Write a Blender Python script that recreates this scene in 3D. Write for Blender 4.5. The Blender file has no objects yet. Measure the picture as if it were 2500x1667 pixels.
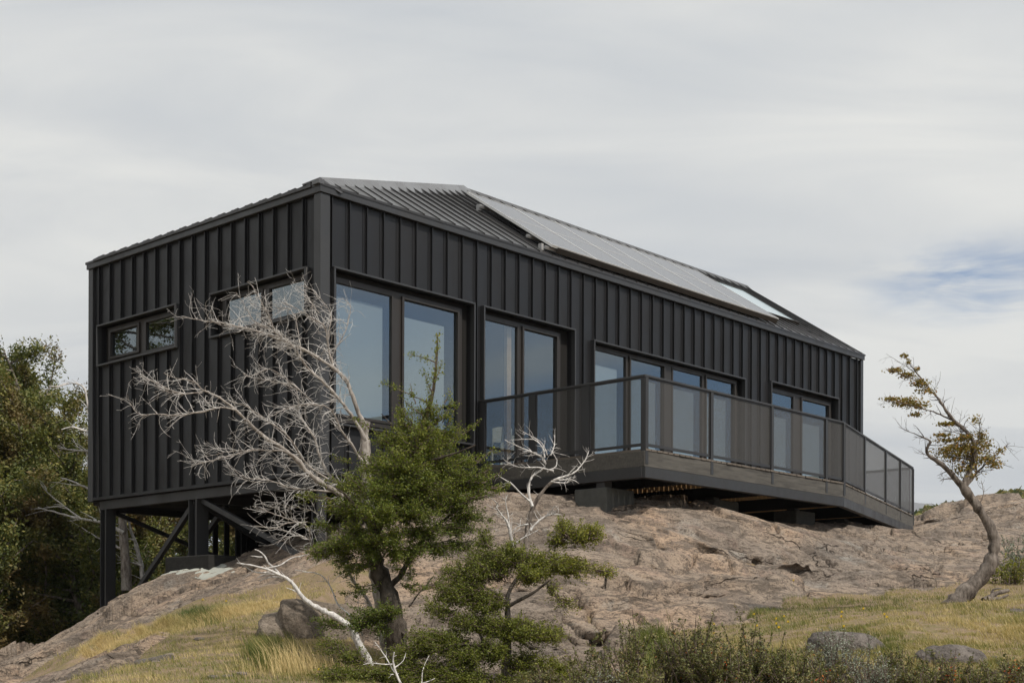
import bpy, bmesh, math, random
import numpy as np
from mathutils import Matrix, Vector

# ------------------------------------------------------------------ camera, world, sun
scn = bpy.context.scene
COL = scn.collection
F_PX, HOR, ROLL, W_PX, H_PX = 3373.1, 1561.24, 0.0035, 2500.0, 1667.0
cam_d = bpy.data.cameras.new('camera')
cam = bpy.data.objects.new('camera', cam_d)
COL.objects.link(cam)
scn.camera = cam
cam_d.sensor_fit = 'HORIZONTAL'
cam_d.sensor_width = 36.0
cam_d.lens = F_PX / W_PX * 36.0
cam_d.shift_x = math.sin(ROLL) * (HOR - H_PX / 2) / W_PX
cam_d.shift_y = math.cos(ROLL) * (HOR - H_PX / 2) / W_PX
cam_d.clip_start = 0.1
cam_d.clip_end = 12000
cam.matrix_world = Matrix.Rotation(math.radians(90), 4, 'X') @ Matrix.Rotation(ROLL, 4, 'Z')

SUN_EL = math.radians(52)
SUN_AZ = math.atan2(0.70, -0.714)          # clockwise from +Y
sdir = Vector((math.sin(SUN_AZ) * math.cos(SUN_EL), math.cos(SUN_AZ) * math.cos(SUN_EL), math.sin(SUN_EL)))
sd = bpy.data.lights.new('sun', 'SUN')
sd.energy = 4.0
sd.angle = math.radians(0.8)
sd.color = (1.0, 0.93, 0.84)
sun = bpy.data.objects.new('sun', sd)
COL.objects.link(sun)
sun.rotation_euler = sdir.to_track_quat('Z', 'Y').to_euler()
sun.location = (10, -10, 40)

world = bpy.data.worlds.new('World')
scn.world = world
world.use_nodes = True
wt = world.node_tree
for n in list(wt.nodes): wt.nodes.remove(n)


class NT:
    """tiny node helper"""
    def __init__(s, tree): s.t = tree
    def n(s, typ, **kw):
        nd = s.t.nodes.new(typ)
        for k, v in kw.items():
            if k.startswith('i_'): nd.inputs[k[2:].replace('_', ' ')].default_value = v
            else: setattr(nd, k, v)
        return nd
    def l(s, a, b): s.t.links.new(a, b)
    def math(s, op, a, b=None, c=None, clamp=False):
        nd = s.t.nodes.new('ShaderNodeMath'); nd.operation = op; nd.use_clamp = clamp
        for i, v in enumerate((a, b, c)):
            if v is None: continue
            if isinstance(v, (int, float)): nd.inputs[i].default_value = v
            else: s.l(v, nd.inputs[i])
        return nd.outputs[0]
    def mix(s, fac, a, b, typ='MIX'):
        nd = s.t.nodes.new('ShaderNodeMix'); nd.data_type = 'RGBA'; nd.blend_type = typ
        for sock, v in ((nd.inputs[0], fac), (nd.inputs[6], a), (nd.inputs[7], b)):
            if isinstance(v, (int, float)): sock.default_value = v
            elif isinstance(v, tuple): sock.default_value = (*v, 1) if len(v) == 3 else v
            else: s.l(v, sock)
        return nd.outputs[2]
    def ramp(s, fac, stops, interp='LINEAR'):
        nd = s.t.nodes.new('ShaderNodeValToRGB'); cr = nd.color_ramp; cr.interpolation = interp
        while len(cr.elements) < len(stops): cr.elements.new(0.5)
        for e, (p, c) in zip(cr.elements, stops):
            e.position = p
            e.color = (c, c, c, 1) if isinstance(c, (int, float)) else (*c, 1)
        s.l(fac, nd.inputs[0]); return nd.outputs[0]
    def noise(s, vec, scale, detail=4, rough=0.5, dist=0.0, dims='3D'):
        nd = s.t.nodes.new('ShaderNodeTexNoise'); nd.noise_dimensions = dims
        nd.inputs['Scale'].default_value = scale; nd.inputs['Detail'].default_value = detail
        nd.inputs['Roughness'].default_value = rough; nd.inputs['Distortion'].default_value = dist
        if vec is not None: s.l(vec, nd.inputs['Vector'])
        return nd.outputs['Fac']
    def mapping(s, vec, scale=(1, 1, 1), rot=(0, 0, 0), loc=(0, 0, 0)):
        nd = s.t.nodes.new('ShaderNodeMapping')
        nd.inputs['Scale'].default_value = scale; nd.inputs['Rotation'].default_value = rot
        nd.inputs['Location'].default_value = loc
        s.l(vec, nd.inputs['Vector']); return nd.outputs[0]


w = NT(wt)
wo = w.n('ShaderNodeOutputWorld'); bg = w.n('ShaderNodeBackground'); bg.inputs['Strength'].default_value = 0.1
w.l(bg.outputs[0], wo.inputs[0])
sky = w.n('ShaderNodeTexSky', sky_type='NISHITA', sun_disc=False)
sky.sun_elevation = SUN_EL; sky.sun_rotation = SUN_AZ; sky.air_density = 1.0; sky.dust_density = 0.6; sky.ozone_density = 2.0
tc = w.n('ShaderNodeTexCoord')
sep = w.n('ShaderNodeSeparateXYZ'); w.l(tc.outputs['Generated'], sep.inputs[0])
zc = w.math('MAXIMUM', sep.outputs[2], 0.0)
den = w.math('ADD', zc, 0.22)
ux = w.math('DIVIDE', sep.outputs[0], den); uy = w.math('DIVIDE', sep.outputs[1], den)
cmb = w.n('ShaderNodeCombineXYZ'); w.l(ux, cmb.inputs[0]); w.l(uy, cmb.inputs[1])
uv = w.mapping(cmb.outputs[0], scale=(0.75, 1.3, 1), rot=(0, 0, math.radians(-14)))
nbig = w.noise(uv, 1.1, 3, 0.45, 0.35)
nfin = w.noise(w.mapping(cmb.outputs[0], scale=(0.7, 1.9, 1), rot=(0, 0, math.radians(-20)), loc=(3.1, 1.7, 0)), 2.0, 6, 0.55, 0.8)
cl = w.math('ADD', w.math('MULTIPLY', nbig, 0.65), w.math('MULTIPLY', nfin, 0.35))
cloud = w.ramp(cl, [(0.34, (5.5, 5.85, 6.25)), (0.48, (7.2, 7.3, 7.25)), (0.60, (9.0, 8.9, 8.4))])
# a gap with blue sky low on the right, and broken cloud over the country behind the camera
def spot(d, r0, r1):
    nd = w.n('ShaderNodeVectorMath', operation='DISTANCE'); w.l(w_stretch, nd.inputs[0])
    nd.inputs[1].default_value = d
    mr = w.n('ShaderNodeMapRange', interpolation_type='SMOOTHSTEP')
    mr.inputs['From Min'].default_value = r0; mr.inputs['From Max'].default_value = r1
    mr.inputs['To Min'].default_value = 1; mr.inputs['To Max'].default_value = 0
    w.l(nd.outputs['Value'], mr.inputs['Value']); return mr.outputs[0]
w_stretch = w.mapping(tc.outputs['Generated'], scale=(1.0, 0.6, 2.6))
_v = Vector((0.335, 1, 0.262)).normalized()
gap1 = spot((_v.x, _v.y * 0.6, _v.z * 2.6), 0.0, 0.10)
gap1 = w.math('MULTIPLY', gap1, w.ramp(w.noise(w.mapping(tc.outputs['Generated'], scale=(5, 5, 22)), 2.2, 5, 0.6, 0.6), [(0.36, 0.0), (0.60, 1.0)]))
gap1 = w.math('MULTIPLY', gap1, 0.92)
side = w.n('ShaderNodeMapRange', interpolation_type='SMOOTHSTEP')
side.inputs['From Min'].default_value = 0.50; side.inputs['From Max'].default_value = 0.80
w.l(sep.outputs[0], side.inputs['Value'])
nb2 = w.noise(w.mapping(tc.outputs['Generated'], scale=(1.5, 1.5, 8.0), loc=(0.4, 2.2, 0.9)), 1.6, 5, 0.5, 0.5)
hi = w.n('ShaderNodeMapRange'); hi.inputs['From Min'].default_value = 0.20; hi.inputs['From Max'].default_value = 0.32
hi.inputs['To Min'].default_value = 1.0; hi.inputs['To Max'].default_value = 0.25
w.l(sep.outputs[2], hi.inputs['Value'])
gap2 = w.math('MULTIPLY', w.math('MULTIPLY', side.outputs[0], w.ramp(nb2, [(0.50, 1.0), (0.68, 0.15)])), hi.outputs[0])
gap = w.math('MAXIMUM', gap1, gap2, clamp=True)
skyc = w.mix(1.0, sky.outputs[0], (0.88, 1.0, 1.12), 'MULTIPLY')
w.l(w.mix(gap, cloud, skyc), bg.inputs['Color'])

vs = scn.view_settings
vs.view_transform = 'Standard'; vs.look = 'None'; vs.exposure = 0.0; vs.gamma = 1.0; vs.use_curve_mapping = False
scn.cycles.max_bounces = 8
scn.cycles.transparent_max_bounces = 16

# ------------------------------------------------------------------ camera geometry helpers
_c, _s = math.cos(ROLL), math.sin(ROLL)
def ray(px, py):
    x = px - W_PX / 2; y = py - H_PX / 2
    xr = _c * x + _s * y; yr = -_s * x + _c * y
    return xr / F_PX, -(yr - (HOR - H_PX / 2)) / F_PX
def P(px, py, Y):
    a, b = ray(px, py)
    return np.array([a * Y, Y, b * Y])

# ------------------------------------------------------------------ object helpers
def tag(o, label=None, cat=None, group=None, kind=None):
    if label: o['label'] = label
    if cat: o['category'] = cat
    if group: o['group'] = group
    if kind: o['kind'] = kind
    return o
def empty(name, loc, rz=0.0, **kw):
    o = bpy.data.objects.new(name, None); COL.objects.link(o)
    o.location = loc; o.rotation_euler = (0, 0, rz); o.empty_display_size = 0.3
    return tag(o, **kw)
def link_mesh(name, me, mat, parent=None, smooth=False):
    o = bpy.data.objects.new(name, me); COL.objects.link(o)
    if mat is not None: me.materials.append(mat)
    if smooth: me.polygons.foreach_set('use_smooth', [True] * len(me.polygons))
    if parent is not None: o.parent = parent
    return o
def np_mesh(name, verts, faces, attr=None):
    """faces: (n,k) array, all the same k"""
    verts = np.ascontiguousarray(verts, dtype=np.float32); faces = np.ascontiguousarray(faces, dtype=np.int32)
    me = bpy.data.meshes.new(name); n, k = faces.shape
    me.vertices.add(len(verts)); me.vertices.foreach_set('co', verts.ravel())
    me.loops.add(n * k); me.loops.foreach_set('vertex_index', faces.ravel())
    me.polygons.add(n); me.polygons.foreach_set('loop_start', np.arange(0, n * k, k, dtype=np.int32))
    if attr:
        for nm, a in attr.items():
            at = me.attributes.new(nm, 'FLOAT', 'POINT'); at.data.foreach_set('value', np.ascontiguousarray(a, dtype=np.float32))
    me.update(calc_edges=True); me.validate()
    return me

class MB:
    def __init__(s): s.v = []; s.f = []
    def quad(s, *p):
        b = len(s.v); s.v += [tuple(map(float, q)) for q in p]; s.f.append(tuple(range(b, b + len(p))))
    def box(s, x0, x1, y0, y1, z0, z1):
        b = len(s.v)
        s.v += [(x, y, z) for z in (z0, z1) for y in (y0, y1) for x in (x0, x1)]
        s.f += [(b+0, b+2, b+3, b+1), (b+4, b+5, b+7, b+6), (b+0, b+1, b+5, b+4), (b+2, b+6, b+7, b+3), (b+0, b+4, b+6, b+2), (b+1, b+3, b+7, b+5)]
        return s
    def beam(s, p, q, wd, ht, up=(0, 0, 1)):
        p = Vector(p); q = Vector(q); d = (q - p).normalized(); up = Vector(up)
        a = d.cross(up)
        if a.length < 1e-4: a = d.cross(Vector((0, 1, 0)))
        a.normalize(); c = a.cross(d).normalized()
        b = len(s.v)
        for e in (p, q):
            for i, j in ((-1, -1), (1, -1), (1, 1), (-1, 1)):
                s.v.append(tuple(e + a * (i * wd / 2) + c * (j * ht / 2)))
        s.f += [(b, b+3, b+2, b+1), (b+4, b+5, b+6, b+7)] + [(b+i, b+(i+1) % 4, b+4+(i+1) % 4, b+4+i) for i in range(4)]
        return s
    def extrude(s, poly, d):
        """poly: list of 3D points (planar), d: extrusion vector"""
        b = len(s.v); n = len(poly)
        s.v += [tuple(map(float, q)) for q in poly] + [(q[0]+d[0], q[1]+d[1], q[2]+d[2]) for q in poly]
        s.f.append(tuple(range(b, b+n))[::-1]); s.f.append(tuple(range(b+n, b+2*n)))
        for i in range(n): s.f.append((b+i, b+(i+1) % n, b+n+(i+1) % n, b+n+i))
        return s
    def build(s, name, mat, parent=None, bevel=0.0, recalc=True):
        me = bpy.data.meshes.new(name); me.from_pydata(s.v, [], s.f); me.update()
        if recalc:
            bm = bmesh.new(); bm.from_mesh(me); bmesh.ops.recalc_face_normals(bm, faces=bm.faces); bm.to_mesh(me); bm.free()
        o = link_mesh(name, me, mat, parent)
        if bevel:
            m = o.modifiers.new('bevel', 'BEVEL'); m.width = bevel; m.segments = 1; m.limit_method = 'ANGLE'
        return o

def tubes(polys, sides=5):
    """polys: list of (pts Nx3, radii N) -> verts, quads"""
    V = []; Fc = []; base = 0
    ang = np.arange(sides) * 2 * math.pi / sides
    ca, sa = np.cos(ang), np.sin(ang)
    for pts, rad in polys:
        pts = np.asarray(pts, float); n = len(pts)
        if n < 2: continue
        t = np.gradient(pts, axis=0); t /= np.linalg.norm(t, axis=1)[:, None] + 1e-9
        ref = np.array([0.13, 0.21, 0.97]) if abs(t[0, 2]) < 0.9 else np.array([0.97, 0.2, 0.1])
        a = np.cross(t, ref); a /= np.linalg.norm(a, axis=1)[:, None] + 1e-9
        b = np.cross(t, a)
        rad = np.asarray(rad, float)[:, None, None]
        ring = pts[:, None, :] + rad * (ca[None, :, None] * a[:, None, :] + sa[None, :, None] * b[:, None, :])
        V.append(ring.reshape(-1, 3))
        i = np.arange(n - 1)[:, None] * sides + np.arange(sides)[None, :]
        j = np.arange(n - 1)[:, None] * sides + (np.arange(sides)[None, :] + 1) % sides
        Fc.append(np.stack([i, j, j + sides, i + sides], -1).reshape(-1, 4) + base)
        base += n * sides
    return np.concatenate(V), np.concatenate(Fc)

# ------------------------------------------------------------------ numpy noise
def vnoise(x, y, seed=0):
    xi = np.floor(x).astype(np.int64); yi = np.floor(y).astype(np.int64)
    xf = x - xi; yf = y - yi
    def h(a, b):
        n = (a * 374761393 + b * 668265263 + seed * 69069) & 0xffffffff
        n = ((n ^ (n >> 13)) * 1274126177) & 0xffffffff
        return ((n ^ (n >> 16)) & 0xffff) / 65535.0
    u = xf * xf * (3 - 2 * xf); v = yf * yf * (3 - 2 * yf)
    return (h(xi, yi) * (1 - u) + h(xi + 1, yi) * u) * (1 - v) + (h(xi, yi + 1) * (1 - u) + h(xi + 1, yi + 1) * u) * v
def fbm(x, y, octv=4, seed=0, gain=0.5):
    a = 1.0; s = 0; t = 0
    for o in range(octv):
        s = s + a * (vnoise(x * 2 ** o + 17.3 * o, y * 2 ** o - 9.1 * o, seed + o) - 0.5); t += a; a *= gain
    return s / t * 2

# ------------------------------------------------------------------ materials
def new_mat(name):
    m = bpy.data.materials.new(name); m.use_nodes = True
    t = m.node_tree
    b = t.nodes['Principled BSDF']
    return m, NT(t), b
def bump(n, b, h, strength, dist):
    bp = n.n('ShaderNodeBump'); bp.inputs['Strength'].default_value = strength; bp.inputs['Distance'].default_value = dist
    n.l(h, bp.inputs['Height']); n.l(bp.outputs[0], b.inputs['Normal'])

def metal_paint(name, col, rough=0.38, var=0.25, spec=0.5):
    m, n, b = new_mat(name)
    tc = n.n('ShaderNodeTexCoord')
    f = n.noise(n.mapping(tc.outputs['Object'], scale=(1, 1, 0.5)), 1.6, 6, 0.6, 0.4)
    g = n.noise(n.mapping(tc.outputs['Object'], scale=(9, 9, 0.8)), 2.0, 4, 0.6)
    lo = tuple(c * (1 - var) for c in col); hi = tuple(c * (1 + var) for c in col)
    n.l(n.mix(n.math('ADD', n.math('MULTIPLY', f, 0.7), n.math('MULTIPLY', g, 0.3)), lo, hi), b.inputs['Base Color'])
    n.l(n.ramp(n.noise(n.mapping(tc.outputs['Object'], scale=(1.4, 1.4, 0.7), loc=(3, 1, 2)), 1.1, 5, 0.65, 0.8), [(0.3, rough - 0.12), (0.7, rough + 0.16)]), b.inputs['Roughness'])
    b.inputs['Specular IOR Level'].default_value = spec
    bump(n, b, f, 0.12, 0.02)
    return m
M = {}
M['cladding'] = metal_paint('black_cladding_metal', (0.0130, 0.0132, 0.0145), 0.42, 0.45, spec=0.38)
M['roofing'] = metal_paint('black_roofing_metal', (0.030, 0.029, 0.029), 0.33)
M['cap'] = metal_paint('ridge_cap_metal', (0.075, 0.075, 0.078), 0.25, spec=0.8)
M['frame'] = metal_paint('bronze_window_frame', (0.024, 0.020, 0.017), 0.45)
M['trim'] = metal_paint('dark_trim', (0.034, 0.035, 0.037), 0.40)
M['steel'] = metal_paint('dark_painted_steel', (0.026, 0.026, 0.027), 0.5)
M['under'] = metal_paint('dark_underfloor', (0.016, 0.015, 0.014), 0.7, spec=0.2)

def wood_mat(name, c0, c1, rough=0.75, sc=1.0, axis=0):
    m, n, b = new_mat(name)
    tc = n.n('ShaderNodeTexCoord')
    s = [14 * sc, 14 * sc, 14 * sc]; s[axis] = 0.9 * sc
    g = n.noise(n.mapping(tc.outputs['Object'], scale=tuple(s)), 2.0, 6, 0.65, 0.6)
    k = n.noise(n.mapping(tc.outputs['Object'], scale=(1.3, 1.3, 5)), 1.4, 3, 0.6, 1.2)
    f = n.math('ADD', n.math('MULTIPLY', g, 0.6), n.math('MULTIPLY', k, 0.4))
    n.l(n.ramp(f, [(0.32, c0), (0.62, c1)]), b.inputs['Base Color'])
    b.inputs['Roughness'].default_value = rough
    bump(n, b, g, 0.4, 0.01)
    return m
M['timber'] = wood_mat('weathered_dark_timber', (0.035, 0.032, 0.028), (0.10, 0.093, 0.08))
M['board'] = wood_mat('deck_timber', (0.075, 0.062, 0.05), (0.15, 0.125, 0.10), axis=1)
M['joist'] = wood_mat('joist_timber', (0.30, 0.17, 0.07), (0.45, 0.27, 0.12))
M['inner_wood'] = wood_mat('interior_wood', (0.25, 0.16, 0.09), (0.38, 0.26, 0.16), axis=2)

def simple(name, col, rough=0.6, noise_amt=0.2, sc=3.0, bmp=0.0, spec=0.4):
    m, n, b = new_mat(name)
    tc = n.n('ShaderNodeTexCoord'); f = n.noise(tc.outputs['Object'], sc, 6, 0.6)
    n.l(n.mix(f, tuple(c * (1 - noise_amt) for c in col), tuple(c * (1 + noise_amt) for c in col)), b.inputs['Base Color'])
    b.inputs['Roughness'].default_value = rough; b.inputs['Specular IOR Level'].default_value = spec
    if bmp: bump(n, b, f, bmp, 0.02)
    return m
M['concrete_dark'] = simple('blackish_concrete', (0.028, 0.027, 0.025), 0.9, 0.5, 9, 0.5, 0.2)  # near-black mottled concrete for the stilt footing
M['concrete'] = simple('dark_concrete', (0.085, 0.085, 0.078), 0.9, 0.35, 9, 0.5, 0.2)
M['pale_concrete'] = simple('pale_concrete_spill', (0.36, 0.37, 0.33), 0.9, 0.2, 14, 0.6, 0.2)
M['blind'] = simple('grey_roller_blind', (0.30, 0.325, 0.33), 0.8, 0.05, 2)
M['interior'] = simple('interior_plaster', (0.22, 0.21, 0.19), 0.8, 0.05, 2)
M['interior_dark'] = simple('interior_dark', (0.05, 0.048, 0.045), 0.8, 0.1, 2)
M['white'] = simple('cream_paint', (0.88, 0.82, 0.64), 0.5, 0.05, 4)
M['pale_metal'] = simple('anodised_frame', (0.72, 0.72, 0.71), 0.4, 0.05, 12)
M['silver'] = simple('bare_aluminium', (0.36, 0.36, 0.36), 0.35, 0.08, 12)

def glass_mat():
    m, n, b = new_mat('window_glass'); t = m.node_tree
    out = t.nodes['Material Output']; t.nodes.remove(b)
    tr = n.n('ShaderNodeBsdfTransparent'); tr.inputs[0].default_value = (0.70, 0.75, 0.76, 1)
    gl = n.n('ShaderNodeBsdfGlossy'); gl.inputs['Roughness'].default_value = 0.015; gl.inputs['Color'].default_value = (0.80, 0.92, 1.0, 1)
    fr = n.n('ShaderNodeLayerWeight'); fr.inputs[0].default_value = 0.5
    mx = n.n('ShaderNodeMixShader')
    n.l(n.math('MULTIPLY_ADD', n.math('POWER', fr.outputs['Facing'], 4.0), 0.75, 0.21, clamp=True), mx.inputs[0]); n.l(tr.outputs[0], mx.inputs[1]); n.l(gl.outputs[0], mx.inputs[2])
    n.l(mx.outputs[0], out.inputs[0]); return m
M['glass'] = glass_mat()

def mesh_screen():
    m, n, b = new_mat('perforated_metal_screen'); t = m.node_tree
    out = t.nodes['Material Output']
    tc = n.n('ShaderNodeTexCoord'); sp = n.n('ShaderNodeSeparateXYZ'); n.l(tc.outputs['Object'], sp.inputs[0])
    w1 = n.math('SINE', n.math('MULTIPLY', n.math('ADD', sp.outputs[0], sp.outputs[1]), 2 * math.pi / 0.011))
    w2 = n.math('SINE', n.math('MULTIPLY', sp.outputs[2], 2 * math.pi / 0.011))
    lw = n.n('ShaderNodeLayerWeight'); lw.inputs[0].default_value = 0.5
    thr = n.math('MULTIPLY_ADD', n.math('POWER', lw.outputs['Facing'], 2.0), 0.95, -0.08)
    hole = n.math('GREATER_THAN', n.math('MULTIPLY', w1, w2), thr)
    b.inputs['Base Color'].default_value = (0.062, 0.059, 0.055, 1); b.inputs['Roughness'].default_value = 0.55
    tr = n.n('ShaderNodeBsdfTransparent'); mx = n.n('ShaderNodeMixShader')
    n.l(hole, mx.inputs[0]); n.l(b.outputs[0], mx.inputs[1]); n.l(tr.outputs[0], mx.inputs[2]); n.l(mx.outputs[0], out.inputs[0])
    return m
M['screen'] = mesh_screen()

def solar_mat():
    m, n, b = new_mat('solar_cells')
    tc = n.n('ShaderNodeTexCoord')
    br = n.n('ShaderNodeTexBrick'); br.offset = 0.0
    br.inputs['Scale'].default_value = 1.0; br.inputs['Mortar Size'].default_value = 0.006
    br.inputs['Brick Width'].default_value = 0.158; br.inputs['Row Height'].default_value = 0.158
    br.inputs['Color1'].default_value = (0.020, 0.023, 0.035, 1); br.inputs['Color2'].default_value = (0.026, 0.028, 0.040, 1)
    br.inputs['Mortar'].default_value = (0.30, 0.30, 0.30, 1)
    n.l(tc.outputs['Object'], br.inputs['Vector'])
    n.l(br.outputs['Color'], b.inputs['Base Color'])
    b.inputs['Roughness'].default_value = 0.30; b.inputs['IOR'].default_value = 1.45
    b.inputs['Coat Weight'].default_value = 0.55; b.inputs['Coat Roughness'].default_value = 0.16; b.inputs['Coat IOR'].default_value = 1.45
    return m
M['solar'] = solar_mat()

def rock_mat():
    m, n, b = new_mat('granite_rock')
    geo = n.n('ShaderNodeNewGeometry'); pos = geo.outputs['Position']
    st = n.mapping(pos, scale=(1.0, 1.0, 3.2), rot=(0, math.radians(28), math.radians(12)))
    big = n.noise(pos, 0.35, 5, 0.6, 0.6)
    mid = n.noise(st, 2.2, 8, 0.68, 0.8)
    fine = n.noise(pos, 26, 7, 0.72)
    spk = n.n('ShaderNodeTexVoronoi'); spk.inputs['Scale'].default_value = 75; n.l(pos, spk.inputs['Vector'])
    c = n.ramp(big, [(0.32, (0.29, 0.245, 0.205)), (0.50, (0.385, 0.305, 0.235)), (0.66, (0.52, 0.375, 0.265))])
    c = n.mix(n.ramp(mid, [(0.42, 0.85), (0.51, 0.0)]), c, (0.155, 0.128, 0.105))
    stn = n.ramp(n.noise(n.mapping(pos, scale=(1, 1, 0.5), loc=(2.2, -4.5, 0)), 0.8, 7, 0.7, 0.7), [(0.52, 0.0), (0.60, 0.62)])
    c = n.mix(stn, c, (0.165, 0.140, 0.120))
    # pale lichen and grey patches
    lic = n.ramp(n.noise(n.mapping(pos, loc=(4.2, 1.5, 0)), 0.9, 6, 0.7, 0.5), [(0.58, 0.0), (0.72, 0.75)])
    c = n.mix(lic, c, (0.40, 0.385, 0.35))
    pink = n.ramp(n.noise(n.mapping(pos, loc=(-7.2, 3.5, 0)), 1.3, 5, 0.7, 0.5), [(0.56, 0.0), (0.70, 0.5)])
    c = n.mix(n.math('MULTIPLY', pink, 0.7), c, (0.36, 0.235, 0.19))
    mf = n.noise(n.mapping(pos, scale=(1, 1, 2.4), rot=(0, math.radians(28), 0)), 9, 7, 0.75, 0.6)
    c = n.mix(n.ramp(mf, [(0.40, 0.9), (0.47, 0.0)]), c, (0.10, 0.080, 0.065))
    c = n.mix(n.ramp(fine, [(0.36, 0.85), (0.50, 0.0)]), c, (0.11, 0.09, 0.075))
    c = n.mix(n.ramp(spk.outputs['Distance'], [(0.10, 0.5), (0.28, 0.0)]), c, (0.50, 0.44, 0.37))
    # crack lines
    vor = n.n('ShaderNodeTexVoronoi', feature='DISTANCE_TO_EDGE'); vor.inputs['Scale'].default_value = 0.55
    wv = n.n('ShaderNodeVectorMath', operation='ADD')
    nz = n.n('ShaderNodeTexNoise'); nz.inputs['Scale'].default_value = 1.7; nz.inputs['Detail'].default_value = 6; n.l(pos, nz.inputs['Vector'])
    n.l(n.mapping(pos, scale=(0.6, 0.8, 2.2), rot=(0, math.radians(24), 0)), wv.inputs[0]); n.l(nz.outputs['Color'], wv.inputs[1]); n.l(wv.outputs[0], vor.inputs['Vector'])
    crk = n.math('MULTIPLY', n.ramp(vor.outputs['Distance'], [(0.0, 1.0), (0.012, 0.0)]), n.ramp(n.noise(n.mapping(pos, loc=(9, 2, 4)), 0.9, 4, 0.6), [(0.50, 0.0), (0.60, 1.0)]))
    c = n.mix(n.math('MULTIPLY', crk, 0.75), c, (0.045, 0.035, 0.028))
    n.l(c, b.inputs['Base Color'])
    b.inputs['Roughness'].default_value = 0.92; b.inputs['Specular IOR Level'].default_value = 0.15
    h = n.math('ADD', n.math('ADD', n.math('MULTIPLY', mid, 0.9), n.math('MULTIPLY', mf, 0.6)), n.math('MULTIPLY', fine, 0.3))
    h = n.math('SUBTRACT', h, n.math('MULTIPLY', crk, 0.7))
    bump(n, b, h, 1.0, 0.09)
    return m
M['rock'] = rock_mat()

def boulder_mat(name, c0, c1, c2):
    m, n, b = new_mat(name)
    geo = n.n('ShaderNodeNewGeometry'); pos = geo.outputs['Position']
    f = n.noise(pos, 2.6, 8, 0.7, 0.5); g = n.noise(pos, 30, 5, 0.7)
    c = n.ramp(f, [(0.32, c0), (0.52, c1), (0.70, c2)])
    c = n.mix(n.ramp(g, [(0.35, 0.7), (0.52, 0)]), c, tuple(x * 0.45 for x in c0))
    n.l(c, b.inputs['Base Color']); b.inputs['Roughness'].default_value = 0.95; b.inputs['Specular IOR Level'].default_value = 0.15
    bump(n, b, n.math('ADD', f, n.math('MULTIPLY', g, 0.35)), 0.9, 0.07)
    return m
M['boulder'] = boulder_mat('grey_brown_boulder', (0.10, 0.08, 0.062), (0.20, 0.165, 0.13), (0.32, 0.27, 0.22))
M['boulder_grey'] = boulder_mat('grey_boulder', (0.085, 0.075, 0.07), (0.16, 0.14, 0.125), (0.27, 0.24, 0.21))
M['slab'] = boulder_mat('grey_slab', (0.13, 0.115, 0.105), (0.24, 0.205, 0.175), (0.36, 0.29, 0.22))

def ground_mat():
    m, n, b = new_mat('dry_meadow_soil')
    geo = n.n('ShaderNodeNewGeometry'); pos = geo.outputs['Position']
    f = n.noise(pos, 0.6, 6, 0.62, 0.5); g = n.noise(pos, 5.5, 6, 0.7); h = n.noise(pos, 40, 4, 0.7)
    c = n.ramp(f, [(0.34, (0.19, 0.145, 0.095)), (0.5, (0.23, 0.18, 0.10)), (0.64, (0.14, 0.14, 0.055))])
    c = n.mix(n.ramp(g, [(0.44, 0.0), (0.58, 0.9)]), c, (0.26, 0.19, 0.14))
    c = n.mix(n.ramp(h, [(0.35, 0.6), (0.55, 0)]), c, (0.12, 0.095, 0.05))
    n.l(c, b.inputs['Base Color']); b.inputs['Roughness'].default_value = 1.0; b.inputs['Specular IOR Level'].default_value = 0.1
    bump(n, b, n.math('ADD', g, n.math('MULTIPLY', h, 0.5)), 0.8, 0.03)
    return m
M['ground'] = ground_mat()

def leaf_mat(name, stops, trans=0.35, patch=None):
    m, n, b = new_mat(name); t = m.node_tree; out = t.nodes['Material Output']
    at = n.n('ShaderNodeAttribute', attribute_name='rnd')
    c = n.ramp(at.outputs['Fac'], stops)
    if patch:
        geo = n.n('ShaderNodeNewGeometry')
        f = n.noise(geo.outputs['Position'], patch[0], 3, 0.5)
        c = n.mix(n.ramp(f, [(patch[1], 0.0), (patch[1] + 0.14, 1.0)]), c, patch[2])
    b.inputs['Roughness'].default_value = 0.55; b.inputs['Specular IOR Level'].default_value = 0.3
    n.l(c, b.inputs['Base Color'])
    tl = n.n('ShaderNodeBsdfTranslucent'); n.l(n.mix(1.0, c, (1.0, 1.05, 0.6), 'MULTIPLY'), tl.inputs[0])
    mx = n.n('ShaderNodeMixShader'); mx.inputs[0].default_value = trans
    n.l(b.outputs[0], mx.inputs[1]); n.l(tl.outputs[0], mx.inputs[2]); n.l(mx.outputs[0], out.inputs[0])
    return m
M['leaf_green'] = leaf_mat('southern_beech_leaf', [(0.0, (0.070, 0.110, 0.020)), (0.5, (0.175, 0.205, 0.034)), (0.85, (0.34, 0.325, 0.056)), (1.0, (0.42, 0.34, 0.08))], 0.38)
M['leaf_olive'] = leaf_mat('olive_leaf', [(0.0, (0.100, 0.125, 0.022)), (0.5, (0.200, 0.215, 0.036)), (0.85, (0.33, 0.31, 0.05)), (1.0, (0.38, 0.24, 0.07))], 0.38)
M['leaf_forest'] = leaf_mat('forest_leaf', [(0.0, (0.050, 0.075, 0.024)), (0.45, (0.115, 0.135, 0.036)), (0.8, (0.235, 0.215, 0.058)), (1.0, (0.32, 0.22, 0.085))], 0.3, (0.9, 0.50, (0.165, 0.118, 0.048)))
M['leaf_wind'] = leaf_mat('wind_tree_leaf', [(0.0, (0.12, 0.105, 0.028)), (0.5, (0.25, 0.20, 0.040)), (0.8, (0.35, 0.20, 0.05)), (1.0, (0.38, 0.14, 0.05))], 0.3)
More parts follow.
